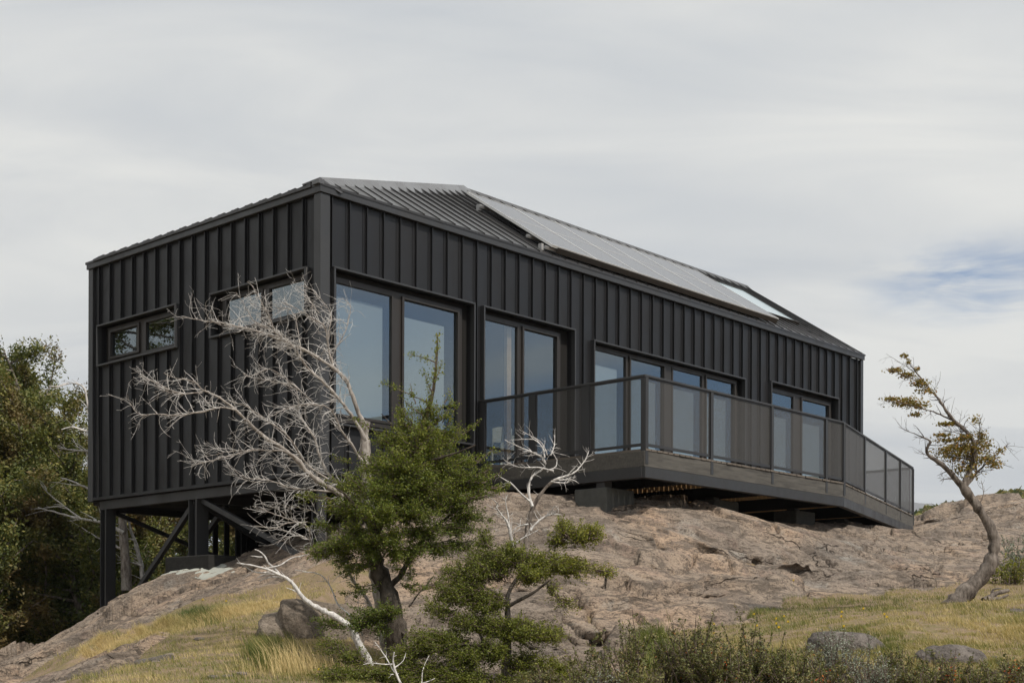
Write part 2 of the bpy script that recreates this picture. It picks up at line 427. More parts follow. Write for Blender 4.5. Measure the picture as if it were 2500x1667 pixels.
M['leaf_shrub'] = leaf_mat('shrub_leaf', [(0.0, (0.075, 0.085, 0.028)), (0.5, (0.150, 0.160, 0.052)), (0.9, (0.27, 0.22, 0.085)), (1.0, (0.40, 0.16, 0.05))], 0.25)
M['leaf_sage'] = leaf_mat('silver_sage_leaf', [(0.0, (0.16, 0.18, 0.14)), (0.6, (0.28, 0.31, 0.25)), (1.0, (0.36, 0.38, 0.30))], 0.2)
M['grass'] = leaf_mat('meadow_grass_blade', [(0.0, (0.065, 0.095, 0.020)), (0.35, (0.155, 0.175, 0.036)), (0.6, (0.34, 0.285, 0.115)), (1.0, (0.60, 0.47, 0.24))], 0.25)
M['orange'] = leaf_mat('orange_leaf', [(0.0, (0.40, 0.07, 0.02)), (1.0, (0.62, 0.17, 0.04))], 0.25)
M['petal'] = simple('yellow_petal', (0.86, 0.68, 0.03), 0.6, 0.1, 30)
M['stem'] = simple('green_stem', (0.12, 0.14, 0.04), 0.7, 0.2, 30)

def bark_mat(name, c0, c1, sc=22):
    m, n, b = new_mat(name)
    geo = n.n('ShaderNodeNewGeometry'); pos = geo.outputs['Position']
    f = n.noise(n.mapping(pos, scale=(1, 1, 0.35)), sc, 7, 0.7, 0.4); g = n.noise(pos, 3.0, 3, 0.6)
    n.l(n.ramp(n.math('ADD', n.math('MULTIPLY', f, 0.75), n.math('MULTIPLY', g, 0.25)), [(0.38, c0), (0.60, c1)]), b.inputs['Base Color'])
    b.inputs['Roughness'].default_value = 0.9; b.inputs['Specular IOR Level'].default_value = 0.15
    bump(n, b, f, 0.9, 0.03); return m
M['bark_dead'] = bark_mat('bleached_dead_wood', (0.34, 0.315, 0.295), (0.82, 0.80, 0.77), 30)
M['bark_old'] = bark_mat('grey_brown_bark', (0.17, 0.145, 0.125), (0.46, 0.42, 0.38))
M['bark_dark'] = bark_mat('dark_bark', (0.030, 0.024, 0.019), (0.13, 0.11, 0.09), 14)
M['bark_rough'] = bark_mat('rough_bark', (0.040, 0.031, 0.026), (0.25, 0.215, 0.185), 16)
M['twig_dark'] = bark_mat('dark_grey_twig', (0.035, 0.027, 0.024), (0.10, 0.08, 0.07))
M['twig'] = bark_mat('dark_twig', (0.10, 0.075, 0.06), (0.22, 0.17, 0.14))

#@@TERRAIN@@
# ------------------------------------------------------------------ terrain
CP = [  # (px, py, depth Y): heights read off the photograph
 (0,1639,22),(135,1563,22.8),(216,1493,24.0),(240,1476,25.0),(322,1428,24.6),(380,1402,24.2),(465,1398,23.2),(540,1392,22.8),
 (640,1370,22.3),(789,1318,21.2),(950,1262,21.3),(1100,1222,21.8),(1160,1212,21.9),(1250,1209,21.8),(1326,1212,21.8),(1395,1224,21.7),(1480,1227,21.8),
 (1545,1228,21.7),(1613,1229,22.0),(1700,1237,22.5),(1750,1239,22.9),(1859,1260,23.9),(1924,1271,24.6),(2004,1289,25.4),(2062,1295,25.9),(2113,1289,27.5),(2240,1298,31),(2300,1300,32),
 (1300,1300,19.6),(1300,1400,17.9),(1500,1330,19.6),(1500,1450,17.6),(1600,1400,18.6),(1700,1350,20.2),(1800,1420,18.6),(1900,1340,21.5),(2000,1400,20.8),(2200,1370,24),(2300,1350,27),
 (1000,1350,19.2),(1000,1440,17.6),(1000,1530,16.0),(1200,1600,15.2),(1400,1590,15.2),(1500,1590,15.2),(1600,1565,15.6),
 (700,1450,18.6),(800,1400,19.3),(800,1480,17.2),(500,1470,19.6),(350,1520,19.5),(200,1590,19.0),(100,1660,18.5),(-200,1700,22),(-400,1800,24),
 (600,1520,16.8),(450,1560,16.0),(600,1600,14.0),(300,1640,14.2),(500,1667,12.2),(800,1640,13.8),(950,1655,13.4),(1250,1705,12.9),
 (1713,1542,16),(1868,1480,17.8),(2099,1453,19),(2249,1436,20.4),(2332,1414,21.4),(2470,1425,21),(2300,1484,16),(2500,1480,16.2),(2100,1530,14),(2700,1470,17),(2900,1440,18),
 (1500,1680,10.8),(1900,1680,10.4),(2300,1672,10.2),(2600,1660,10.2),(1900,1590,12.5),(2350,1570,12.6),(2500,1570,12.6),
 (2400,1350,27),(2250,1285,40),(2300,1248,44),(2350,1226,45),(2400,1214,45),(2500,1218,45),(2620,1228,44),(2800,1260,42),(2450,1290,33),(2600,1340,28),(2800,1370,26),(2400,1262,38),
]
C_WORLD = [  # under and behind the house, behind the camera and far around
 (-6.5,26.5,0.55),(-5,25.5,1.25),(-3.5,24,1.75),(-4.5,27.5,1.4),(-1.5,24.5,2.1),(1,25,2.2),(-2,28,1.9),(4,29,2.2),(8,33,2.3),(2,33,1.8),(8,40,2.0),
 (-9.5,27,-0.9),(-12,30,-2.2),(-10,35,-2.4),(-16,26,-2.0),(-4,36,-1.2),(-20,36,-3.2),(0,44,-1.4),(-10,46,-3),(-24,20,-2.2),
 (0,0,-1.6),(6,0,-1.6),(-6,0,-1.7),(0,5,-1.0),(6,5,-0.95),(-6,6,-1.1),(-8,11,-0.8),(0,8,-0.62),(5,8,-0.55),(-3,9,-0.55),(0,-8,-2.1),(10,-8,-2),(-10,-8,-2.2),
 (12,8,-0.3),(16,14,0.6),(20,24,1.6),(24,36,3.2),(30,10,0.4),(-30,0,-2.6),(30,-10,-1.6),(4,60,0.5),(14,62,1.6),(26,62,2.0),(-30,60,-4),(40,40,2.5),
]
_pts = np.array([P(*c) for c in CP] + [np.array(c, float) for c in C_WORLD])
def _tps(r2): return 0.5 * r2 * np.log(r2 + 1e-9)
_n = len(_pts); _K = _tps(((_pts[:, None, :2] - _pts[None, :, :2]) ** 2).sum(-1)) + np.eye(_n) * 0.25
_A = np.zeros((_n + 3, _n + 3)); _A[:_n, :_n] = _K; _A[:_n, _n] = 1; _A[:_n, _n+1:] = _pts[:, :2]; _A[_n, :_n] = 1; _A[_n+1:, :_n] = _pts[:, :2].T
_w = np.linalg.solve(_A, np.concatenate([_pts[:, 2], np.zeros(3)]))
def tps_eval(x, y):
    x = np.asarray(x, float); y = np.asarray(y, float); sh = x.shape; x = x.ravel(); y = y.ravel(); out = np.empty(len(x))
    for i in range(0, len(x), 20000):
        xx = x[i:i+20000]; yy = y[i:i+20000]
        r2 = (xx[:, None] - _pts[None, :, 0]) ** 2 + (yy[:, None] - _pts[None, :, 1]) ** 2
        out[i:i+20000] = _tps(r2) @ _w[:_n] + _w[_n] + _w[_n+1] * xx + _w[_n+2] * yy
    return out.reshape(sh)
GX0, GX1, GY0, GY1, GS = -34.0, 40.0, -12.0, 66.0, 0.15
_gx = np.arange(GX0, GX1 + GS, GS); _gy = np.arange(GY0, GY1 + GS, GS)
_GG = tps_eval(*np.meshgrid(_gx, _gy))
def H(x, y):
    x = np.asarray(x, float); y = np.asarray(y, float)
    xc = np.clip(x, GX0 + 1, GX1 - 1); yc = np.clip(y, GY0 + 1, GY1 - 1)
    fx = (xc - GX0) / GS; fy = (yc - GY0) / GS; i = fx.astype(int); j = fy.astype(int); fx -= i; fy -= j
    z = (_GG[j, i] * (1 - fx) + _GG[j, i+1] * fx) * (1 - fy) + (_GG[j+1, i] * (1 - fx) + _GG[j+1, i+1] * fx) * fy
    d = np.hypot(x - xc, y - yc); k = np.clip(d / 60, 0, 1); k = k * k * (3 - 2 * k)
    return z * (1 - k) + (-6.0) * k
def cast(px, py, surf=None, y0=7.0, y1=48.0, st=0.12):
    """march camera rays onto the terrain: arrays of pixels -> world points"""
    px = np.atleast_1d(np.asarray(px, float)); py = np.atleast_1d(np.asarray(py, float)); surf = surf or H
    x = px - W_PX / 2; y = py - H_PX / 2; a = (_c * x + _s * y) / F_PX; b = -((-_s * x + _c * y) - (HOR - H_PX / 2)) / F_PX
    Y = np.full(len(a), np.nan); 
    for yy in np.arange(y0, y1, st):
        m = np.isnan(Y)
        if not m.any(): break
        idx = np.where(m)[0]
        hit = surf(a[idx] * yy, np.full(len(idx), yy)) > b[idx] * yy
        Y[idx[hit]] = yy
    return np.stack([a * Y, Y, b * Y], -1)

# where turf lies on the rock (+) and where the rock is bare (-)
GR = [(1780,1560,1),(1900,1510,1),(1950,1475,.6),(2100,1475,1),(2249,1460,1),(2400,1450,1),(2480,1450,1),(2600,1460,1),(2300,1520,1),(2000,1550,1),(2400,1560,1),(2500,1600,1),(2200,1600,1),(1950,1640,1),(1700,1600,1),(1620,1620,1),(2300,1660,1),(1560,1660,.6),
 (1580,1580,.6),(1700,1575,.8),(1480,1560,-1),(1560,1540,-1),(1660,1520,-1),(1750,1500,-1),(1850,1455,-1),(1930,1440,-1),(2080,1432,-1),(2250,1415,-1),(2330,1395,-1),(2440,1402,-1),(2500,1395,-.6),(2400,1320,-1),(2600,1380,-.2),
 (1300,1560,-1),(1400,1620,-1),(1200,1600,-1),(1480,1640,-1),(1100,1600,-1),(1000,1500,-1),(1400,1400,-1),(1700,1350,-1),(2000,1350,-1),(2200,1350,-1),(2350,1270,-1),(1200,1300,-1),(1820,1390,-1),(1900,1370,-1),(1850,1430,-1),(1780,1460,-1),(1980,1300,-1),(1900,1410,-1),(2150,1400,-1),(1000,1300,-1),(900,1450,-1),(1050,1540,-1),
 (250,1490,-1),(350,1440,-1),(480,1420,-1),(400,1480,-1),(300,1520,-1),(180,1560,-1),(80,1620,-1),(560,1410,-1),(650,1390,-1),(700,1400,-1),(140,1600,-1),(620,1430,-.6),
 (220,1580,1),(320,1550,1),(420,1520,1),(520,1492,1),(600,1470,1),(680,1455,1),(740,1440,1),(160,1612,.7),(620,1500,1),(560,1540,1),(650,1540,1),
 (270,1570,-.9),(340,1545,-.9),(250,1620,-1),(150,1650,-1),(300,1600,-.8),(390,1545,-.8),(200,1640,-1),
 (450,1580,1),(500,1620,1),(600,1600,1),(400,1640,.8),(700,1620,1),(330,1650,.5),(800,1650,1),(900,1640,.5),(550,1660,1),(480,1550,.8),(0,1660,-1),(60,1690,-.5),(1000,1660,.2),(1200,1700,.5),(1400,1720,.5),(-200,1750,.4)]
_gp = cast([g[0] for g in GR], [g[1] for g in GR]); _gv = np.array([g[2] for g in GR], float)
_ok = ~np.isnan(_gp[:, 0]); _gp = _gp[_ok]; _gv = _gv[_ok]
_ex = np.array([(0,2,1),(6,4,1),(-6,4,1),(12,8,1),(-9,10,1),(14,16,1),(20,20,1),(-12,28,1),(-12,34,1),(-4,38,1),(4,45,1),(-18,24,1),(20,34,-.3),(0,23,-1),(4,27,-1),(8,31,-1),(-4,25,-1),(-2,28,-1),(2,31,-1),(10,36,-1),(-5,-5,1),(8,-5,1)], float)
_gp2 = np.concatenate([_gp[:, :2], _ex[:, :2]]); _gv = np.concatenate([_gv, _ex[:, 2]])
def turf(x, y):
    x = np.asarray(x, float); y = np.asarray(y, float); sh = x.shape; x = x.ravel(); y = y.ravel(); out = np.empty(len(x))
    for i in range(0, len(x), 20000):
        d2 = (x[i:i+20000, None] - _gp2[None, :, 0]) ** 2 + ((y[i:i+20000, None] - _gp2[None, :, 1]) * 0.55) ** 2
        ww = 1 / (d2 + 0.02) ** 1.7; out[i:i+20000] = (ww @ _gv) / ww.sum(1)
    return out.reshape(sh)
_TX = np.arange(-14.0, 18.0, 0.1); _TY = np.arange(6.0, 48.0, 0.1)
_TG = turf(*np.meshgrid(_TX, _TY))
def turf_i(x, y):
    x = np.asarray(x, float); y = np.asarray(y, float)
    fx = np.clip((x + 14.0) / 0.1, 0, len(_TX) - 2.001); fy = np.clip((y - 6.0) / 0.1, 0, len(_TY) - 2.001)
    i = fx.astype(int); j = fy.astype(int); fx -= i; fy -= j
    return (_TG[j, i] * (1 - fx) + _TG[j, i+1] * fx) * (1 - fy) + (_TG[j+1, i] * (1 - fx) + _TG[j+1, i+1] * fx) * fy
def ground_z(x, y):
    t = turf_i(x, y)
    return H(x, y) + np.clip(t * 0.30, -0.42, 0.05) + 0.05 * fbm(x * 0.9, y * 0.9, 3, 5) + 0.018 * fbm(x * 5, y * 5, 2, 9)
def rock_z(x, y):
    a = 0.42; xr = x * math.cos(a) + y * math.sin(a); yr = -x * math.sin(a) + y * math.cos(a)
    wx = xr + 0.6 * fbm(x * 0.7, y * 0.7, 3, 21); wy = yr + 0.6 * fbm(x * 0.7, y * 0.7, 3, 31)
    z = 0.10 * fbm(x * 0.55, y * 0.55, 3, 1)
    tt = (wy * 0.95 + 0.35 * fbm(x * 0.5 + 3, y * 0.5, 3, 61)); fr = tt - np.floor(tt)
    z = z + 0.16 * np.clip((vnoise(x * 0.33 + 5, y * 0.33, 78) - 0.38) * 3, 0, 1) * (0.5 - fr + np.clip((fr - 0.90) / 0.10, 0, 1) * 0.9)
    # blocky bedrock: every cell is a tilted facet, with open joints between some of them
    cxs, cys = wx * 0.42, wy * 0.80; ci = np.floor(cxs).astype(np.int64); cj = np.floor(cys).astype(np.int64)
    b1 = np.full(cxs.shape, 9.0); b2 = np.full(cxs.shape, 9.0); pl = np.zeros(cxs.shape); jt = np.zeros(cxs.shape)
    def hh_(a, b, k):
        n = (a * 374761393 + b * 668265263 + k * 69069) & 0xffffffff; n = ((n ^ (n >> 13)) * 1274126177) & 0xffffffff
        return ((n ^ (n >> 16)) & 0xffff) / 65535.0
    for di in (-1, 0, 1):
        for dj in (-1, 0, 1):
            a_, b_ = ci + di, cj + dj; qx = a_ + hh_(a_, b_, 1); qy = b_ + hh_(a_, b_, 2); dx_ = cxs - qx; dy_ = cys - qy; dd_ = np.hypot(dx_, dy_)
            pv_ = (hh_(a_, b_, 3) - 0.5) * 0.22 + dx_ * (hh_(a_, b_, 4) - 0.5) * 0.42 + dy_ * (hh_(a_, b_, 5) - 0.55) * 0.42
            n1 = dd_ < b1; b2 = np.where(n1, b1, np.minimum(b2, dd_)); pl = np.where(n1, pv_, pl); jt = np.where(n1, hh_(a_, b_, 6), jt); b1 = np.where(n1, dd_, b1)
    z = z + 1.0 * pl - 0.17 * np.clip(1 - (b2 - b1) / 0.05, 0, 1) * (jt > 0.40)
    lay = fbm(wx * 0.5, wy * 1.9, 4, 3, 0.55)
    z = z + 0.085 * lay
    rid = 1 - np.abs(fbm(wx * 0.45, wy * 1.1, 4, 11)) * 2.4          # long fissures
    z = z - 0.13 * np.clip(rid - 0.80, 0, 1) / 0.2 * (vnoise(x * 0.4, y * 0.4, 77) > 0.42)
    z = z + 0.032 * fbm(x * 3.1 + 1.5 * fbm(x, y, 2, 44), y * 4.2, 5, 41, 0.62)
    rid2 = 1 - np.abs(fbm(wx * 1.7 + 5, wy * 2.6, 3, 51)) * 2.4
    z = z - 0.03 * np.clip(rid2 - 0.75, 0, 1) / 0.25
    k = np.clip(turf_i(x, y) * 1.6 + 0.15, 0, 1)
    near = np.exp(-(((x - 4.5) / 7.0) ** 2 + ((y - 24.5 - 0.5 * (x - 4.5)) / 3.2) ** 2))          # under the deck the rock stays low
    return H(x, y) - 0.03 + z * (1 - 0.92 * k) * (1 - 0.55 * near) - 0.10 * k - 0.01 * near
# hand placed overhang shadows / hollows in the big rock face
def _hol(px, py, Y=None):
    p = cast([px], [py])[0]; return p
HOL = [(_hol(1465, 1530), 0.24, 0.07, 0.30), (_hol(1425, 1535), 0.16, 0.05, 0.22), (_hol(1860, 1338), 0.62, 0.045, 0.13), (_hol(1765, 1328), 0.35, 0.04, 0.10), (_hol(1720, 1452), 0.22, 0.035, 0.09),
       (_hol(2045, 1380), 0.18, 0.08, 0.15), (_hol(2068, 1405), 0.14, 0.07, 0.14), (_hol(1960, 1302), 0.22, 0.04, 0.09), (_hol(2300, 1266), 0.8, 0.16, 0.30), (_hol(1330, 1560), 0.4, 0.035, 0.09), (_hol(1620, 1385), 0.22, 0.03, 0.06),
       (_hol(1560, 1300), 0.25, 0.03, 0.06), (_hol(1240, 1425), 0.35, 0.035, 0.07), (_hol(1880, 1290), 0.2, 0.03, 0.06), (_hol(2160, 1330), 0.4, 0.04, 0.09), (_hol(1060, 1400), 0.3, 0.03, 0.07), (_hol(300, 1450), 0.4, 0.05, 0.08), (_hol(1950, 1395), 0.3, 0.06, 0.14)]
CRK = [ # joints traced over the outcrop: points, depth, half width
 ([(1690,1306),(1750,1325),(1800,1337),(1860,1341),(1920,1338),(1962,1350)], .20, .050), ([(1408,1425),(1430,1455),(1436,1480),(1455,1505),(1470,1522)], .14, .030), ([(1530,1420),(1546,1440),(1566,1450),(1600,1445),(1645,1434),(1690,1440)], .12, .030),
 ([(1700,1448),(1722,1453),(1745,1456)], .13, .030), ([(1365,1478),(1400,1510),(1418,1530)], .12, .030), ([(1300,1572),(1400,1570),(1460,1575),(1505,1588)], .14, .040), ([(1590,1298),(1622,1316),(1640,1335)], .10, .025), ([(1760,1350),(1800,1385),(1830,1410),(1862,1432)], .10, .030),
 ([(2010,1350),(2050,1375),(2072,1402)], .14, .040), ([(1930,1300),(1975,1305),(2003,1318)], .12, .030), ([(1480,1252),(1532,1258)], .09, .025), ([(1060,1378),(1110,1382),(1180,1392),(1252,1385)], .12, .030), ([(2200,1405),(2250,1400),(2302,1380)], .10, .030), ([(1640,1400),(1680,1370),(1700,1345)], .09, .025),
 ([(120,1572),(200,1532),(262,1490)], .12, .030), ([(275,1502),(340,1490),(425,1470)], .10, .030), ([(1300,1290),(1340,1300),(1400,1298)], .09, .025), ([(1850,1262),(1880,1280),(1900,1300)], .10, .028), ([(2100,1330),(2150,1338),(2210,1330)], .10, .030), ([(2260,1262),(2300,1262),(2345,1246)], .22, .09), ([(1000,1470),(1060,1480),(1120,1500)], .10, .030), ([(1500,1480),(1560,1500),(1600,1540)], .09, .025)]
_CS = []
for pl_, dp_, hw_ in CRK:
    q_ = cast([a[0] for a in pl_], [a[1] for a in pl_])
    for a_, b_ in zip(q_[:-1], q_[1:]):
        if not (np.isnan(a_[0]) or np.isnan(b_[0])): _CS.append((a_[:2], b_[:2], dp_, hw_ * (1 + 0.4 * (a_[1] > 24))))
_CRAG = cast([1985], [1402])[0]
def crevices(x, y):
    z = np.zeros(np.shape(x)); wx_ = x + 0.10 * fbm(x * 2.2, y * 2.2, 3, 121); wy_ = y + 0.16 * fbm(x * 2.2, y * 2.2, 3, 122); ww_ = 0.6 + 0.9 * vnoise(x * 3, y * 3, 123)
    for a_, b_, dp_, hw_ in _CS:
        ab = b_ - a_; L2 = ab @ ab + 1e-9; t_ = np.clip(((wx_ - a_[0]) * ab[0] + (wy_ - a_[1]) * ab[1]) / L2, 0, 1)
        d_ = np.hypot(wx_ - a_[0] - t_ * ab[0], (wy_ - a_[1] - t_ * ab[1]))
        z = np.minimum(z, -1.7 * dp_ * np.clip(1 - d_ / (hw_ * ww_ * 1.6), 0, 1) ** 0.6)
    g_ = np.exp(-(((x - _CRAG[0]) / 0.55) ** 2 + ((y - _CRAG[1]) / 0.55) ** 2))
    return z + g_ * (0.14 + 0.22 * fbm(x * 3.2, y * 3.2, 4, 131, 0.6))
def rock_full(x, y):
    z = rock_z(x, y) + crevices(x, y)
    for p, rx, ry, d in HOL:
        if np.isnan(p[0]): continue
        jg = np.clip(0.45 + 1.3 * fbm(x * 3.1 + p[0], y * 5.0, 3, 95), 0.05, 1.3)
        q = jg * np.exp(-(((x - p[0]) / rx) ** 2 + ((y - p[1] + 0.25 * ry * np.sin((x - p[0]) * 5)) / ry) ** 2)); z = z - d * q
    return z
def surf_z(x, y): return np.maximum(ground_z(x, y), rock_full(x, y))
_SX = np.arange(-14.0, 18.0, 0.06); _SY = np.arange(6.5, 34.0, 0.06)
_SM = np.meshgrid(_SX, _SY); _SG = ground_z(*_SM); _SR = rock_full(*_SM)
def _gi(G, x, y):
    x = np.asarray(x, float); y = np.asarray(y, float)
    fx = np.clip((x + 14.0) / 0.06, 0, len(_SX) - 2.001); fy = np.clip((y - 6.5) / 0.06, 0, len(_SY) - 2.001)
    i = fx.astype(int); j = fy.astype(int); fx -= i; fy -= j
    return (G[j, i] * (1 - fx) + G[j, i+1] * fx) * (1 - fy) + (G[j+1, i] * (1 - fx) + G[j+1, i+1] * fx) * fy
def gz_i(x, y): return _gi(_SG, x, y)
def rz_i(x, y): return _gi(_SR, x, y)
def surf_i(x, y): return np.maximum(gz_i(x, y), rz_i(x, y))

def grid_mesh(name, xs, ys, fn, shift=None):
    X, Yg = np.meshgrid(xs, ys); Z = fn(X, Yg); nx, ny = len(xs), len(ys)
    v = np.stack([X.ravel(), Yg.ravel(), Z.ravel()], -1)
    if shift: v = shift(v)
    i = (np.arange(ny - 1)[:, None] * nx + np.arange(nx - 1)[None, :]).ravel()
    return np_mesh(name, v, np.stack([i, i + 1, i + nx + 1, i + nx], -1))
def axis(a, b, st, far, growth=1.25):
    c = list(np.arange(a, b + 1e-6, st)); s = st; x = c[-1]; up = []
    while x < far: s = min(s * growth, far / 6); x += s; up.append(x)
    s = st; x = c[0]; dn = []
    while x > -far: s = min(s * growth, far / 6); x -= s; dn.append(x)
    return np.array(dn[::-1] + c + up)
g = link_mesh('ground', grid_mesh('ground', axis(-13, 15, 0.07, 5000), axis(8, 30, 0.07, 5000), ground_z), M['ground'], smooth=True)
tag(g, kind='structure', label='dry grassy ground sloping up to the rock outcrop')
def rk_shift(v):
    """push ledge lips forward so that real undercuts form below them"""
    x, y = v[:, 0].copy(), v[:, 1].copy()
    s = 0.09 * fbm(x * 2.3, y * 3.3, 3, 91) + 0.035 * fbm(x * 7, y * 9, 3, 93)
    for p, rx, ry, d in HOL:
        if np.isnan(p[0]): continue
        s = s + 1.3 * d * np.exp(-(((x - p[0]) / rx) ** 2 + ((y - p[1] - 1.5 * ry) / (ry * 1.1)) ** 2)) - 0.5 * d * np.exp(-(((x - p[0]) / rx) ** 2 + ((y - p[1] + 0.2 * ry) / (ry * 0.8)) ** 2))
    v[:, 1] -= s; return v
def rk(x, y):
    e = np.minimum(np.minimum(x + 14, 17.5 - x), np.minimum(y - 9, 58 - y))
    return rock_full(x, y) - np.clip(1.2 - e, 0, 1.2) * 2.5
def rax(a, d0, d1, b, fine, coarse): return np.concatenate([np.arange(a, d0, coarse), np.arange(d0, d1, fine), np.arange(d1, b + coarse, coarse)])
rko = link_mesh('rock_outcrop', grid_mesh('rock_outcrop', rax(-14, -9.5, 10.5, 17.5, 0.032, 0.09), rax(9, 13.0, 27.5, 58, 0.032, 0.12), rk, rk_shift), M['rock'], smooth=True)
tag(rko, kind='structure', label='broad rounded outcrop of tan granite under the black house')
# ------------------------------------------------------------------ house
YAW = math.radians(90 - 42.535)
CX, CY = -0.1385 * 21.0, 21.0
UX, UY = math.cos(YAW), math.sin(YAW)
L_H, W_H = 16.73, 6.53
Z0, ZF, ZE, ZR = 2.52, 6.765, 6.90, 9.06
house = empty('black_house', (CX, CY, 0), YAW, label='long black standing-seam metal house raised on stilts above the rock', cat='house')
def hw(x, y, z=0.0): return (CX + x * UX - y * UY, CY + x * UY + y * UX, z)
HY = W_H / 2
def rects(L, z0, z1, holes):
    xs = sorted({0, L, *[h[0] for h in holes], *[h[1] for h in holes]})
    out = []
    for a, b in zip(xs[:-1], xs[1:]):
        hs = sorted([(h[2], h[3]) for h in holes if h[0] < (a + b) / 2 < h[1]]); z = z0
        for p, q in hs:
            if p > z: out.append((a, b, z, p))
            z = max(z, q)
        if z < z1: out.append((a, b, z, z1))
    return out
FH = [(0.22, 3.26, 3.31, 5.66), (3.53, 5.91, 2.90, 5.66), (6.50, 11.57, 2.90, 5.56), (12.64, 15.54, 2.90, 5.66)]
LH = [(0.29, 2.73, 4.98, 5.66), (3.76, 6.21, 4.97, 5.66)]
wf = MB()
for a, b, p, q in rects(L_H, Z0, ZF, FH): wf.box(a, b, 0, 0.16, p, q)
for i in range(47):
    x = 0.185 + i * 0.3548
    if x > L_H - 0.1: break
    segs = [(Z0 + 0.05, ZF)]
    for h in FH:
        if h[0] - 0.045 < x < h[1] + 0.045: segs = [(h[3] + 0.03, ZF)] + ([(Z0 + 0.05, h[2] - 0.03)] if h[2] - Z0 > 0.5 else [])
    for p, q in segs:
        wf.box(x - 0.007, x + 0.007, -0.052, 0, p, q); wf.box(x + 0.007, x + 0.022, -0.012, 0, p, q); wf.box(x - 0.060, x - 0.007, -0.007, 0, p, q)
wf.box(0.05, L_H, -0.03, 0, Z0, Z0 + 0.05)
wf.build('wall', M['cladding'], house)
wl = MB()
for a, b, p, q in rects(W_H, Z0, ZF, LH): wl.box(0, 0.16, max(a, 0.16), b, p, q)
for i in range(18):
    y = 0.39 + i * 0.3655
    if y > W_H - 0.12: break
    segs = [(Z0 + 0.05, ZF)]
    for h in LH:
        if h[0] - 0.045 < y < h[1] + 0.045: segs = [(Z0 + 0.05, h[2] - 0.03), (h[3] + 0.03, ZF)]
    for p, q in segs:
        wl.box(-0.052, 0, y - 0.007, y + 0.007, p, q); wl.box(-0.018, 0, y - 0.045, y - 0.03, p, q); wl.box(-0.007, 0, y + 0.007, y + 0.05, p, q)
wl.box(-0.045, 0, 0.05, W_H, Z0, Z0 + 0.055)
wl.build('wall', M['cladding'], house)
wb = MB(); wb.box(0.16, L_H, W_H - 0.16, W_H, Z0, ZF)
for i in range(46): wb.box(0.25 + i * 0.355, 0.264 + i * 0.355, W_H, W_H + 0.05, Z0 + 0.05, ZF)
wb.build('wall', M['cladding'], house)
wr = MB(); wr.box(L_H - 0.16, L_H, 0.16, W_H - 0.16, Z0, ZF); wr.extrude([(L_H - 0.003, 0, ZF + 0.1), (L_H - 0.003, W_H, ZF + 0.1), (L_H - 0.003, HY, ZR - 0.03)], (-0.15, 0, 0))
for i in range(17): wr.box(L_H, L_H + 0.05, 0.3 + i * 0.36, 0.314 + i * 0.36, Z0 + 0.05, ZF + max(0, (HY - abs(0.3 + i * 0.36 - HY))) * 0.66)
wr.build('wall', M['cladding'], house)
for nm, bx in (('corner_trim', (-0.06, 0.13, -0.06, 0.10, Z0 - 0.02, ZF)), ('corner_trim', (-0.055, 0.05, W_H - 0.10, W_H + 0.05, Z0 - 0.02, ZF)), ('corner_trim', (L_H - 0.06, L_H + 0.06, -0.055, 0.08, Z0, ZF))):
    MB().box(*bx).build(nm, M['trim'], house, 0.006)
fa = MB(); fa.box(-0.085, L_H + 0.07, -0.085, -0.06, ZF, ZE); fa.box(-0.085, -0.06, -0.06, W_H + 0.07, ZF, ZE)
fa.box(-0.06, L_H + 0.05, -0.06, 0.0, ZF + 0.005, ZE - 0.01); fa.box(-0.06, 0.0, 0.0, W_H + 0.05, ZF + 0.005, ZE - 0.01)
fa.box(-0.06, L_H, W_H, W_H + 0.06, ZF, ZE)
fa.build('fascia', M['trim'], house, 0.005)

# roof: front plane, small hipped left plane, back plane
PX_ = 6.4
sl = math.atan2(ZR - ZE, HY)
def R(s, r, off=0.0): return (s, r * math.cos(sl) - off * math.sin(sl), ZE + r * math.sin(sl) + off * math.cos(sl))
RL = HY / math.cos(sl)
rf = MB()
ov = 0.095
def slab(pts, t=0.04): rf.extrude(pts, (0, 0, -t))
slab([(-ov, -ov, ZE - ov * math.tan(sl) + 0.065), (L_H + 0.09, -ov, ZE - ov * math.tan(sl) + 0.065), (L_H + 0.09, HY, ZR), (PX_, HY, ZR), ])
slab([(-ov, -ov, ZE + 0.0), (PX_, HY, ZR), (-ov, W_H + ov, ZE + 0.0)])
slab([(-ov, W_H + ov, ZE), (PX_, HY, ZR), (L_H + 0.09, HY, ZR), (L_H + 0.09, W_H + ov, ZE)])
for i in range(47):
    x = 0.30 + i * 0.3548
    if x > L_H: break
    r1 = RL - 0.06 if x > PX_ else RL * x / PX_ - 0.03
    if r1 > 0.15:
        rf.beam(R(x, -0.085, 0.035), R(x, r1, 0.022), 0.022, 0.072, up=(0, -math.sin(sl), math.cos(sl)))
for i in range(18):
    y = 0.30 + i * 0.3655
    if y > W_H: break
    x1 = PX_ * (1 - abs(y - HY) / HY) - 0.15
    if x1 > 0.1:
        sl2 = (ZR - ZE) / PX_
        rf.beam((-ov, y, ZE + 0.035 - ov * sl2), (x1, y, ZE + x1 * sl2 + 0.03), 0.025, 0.06)
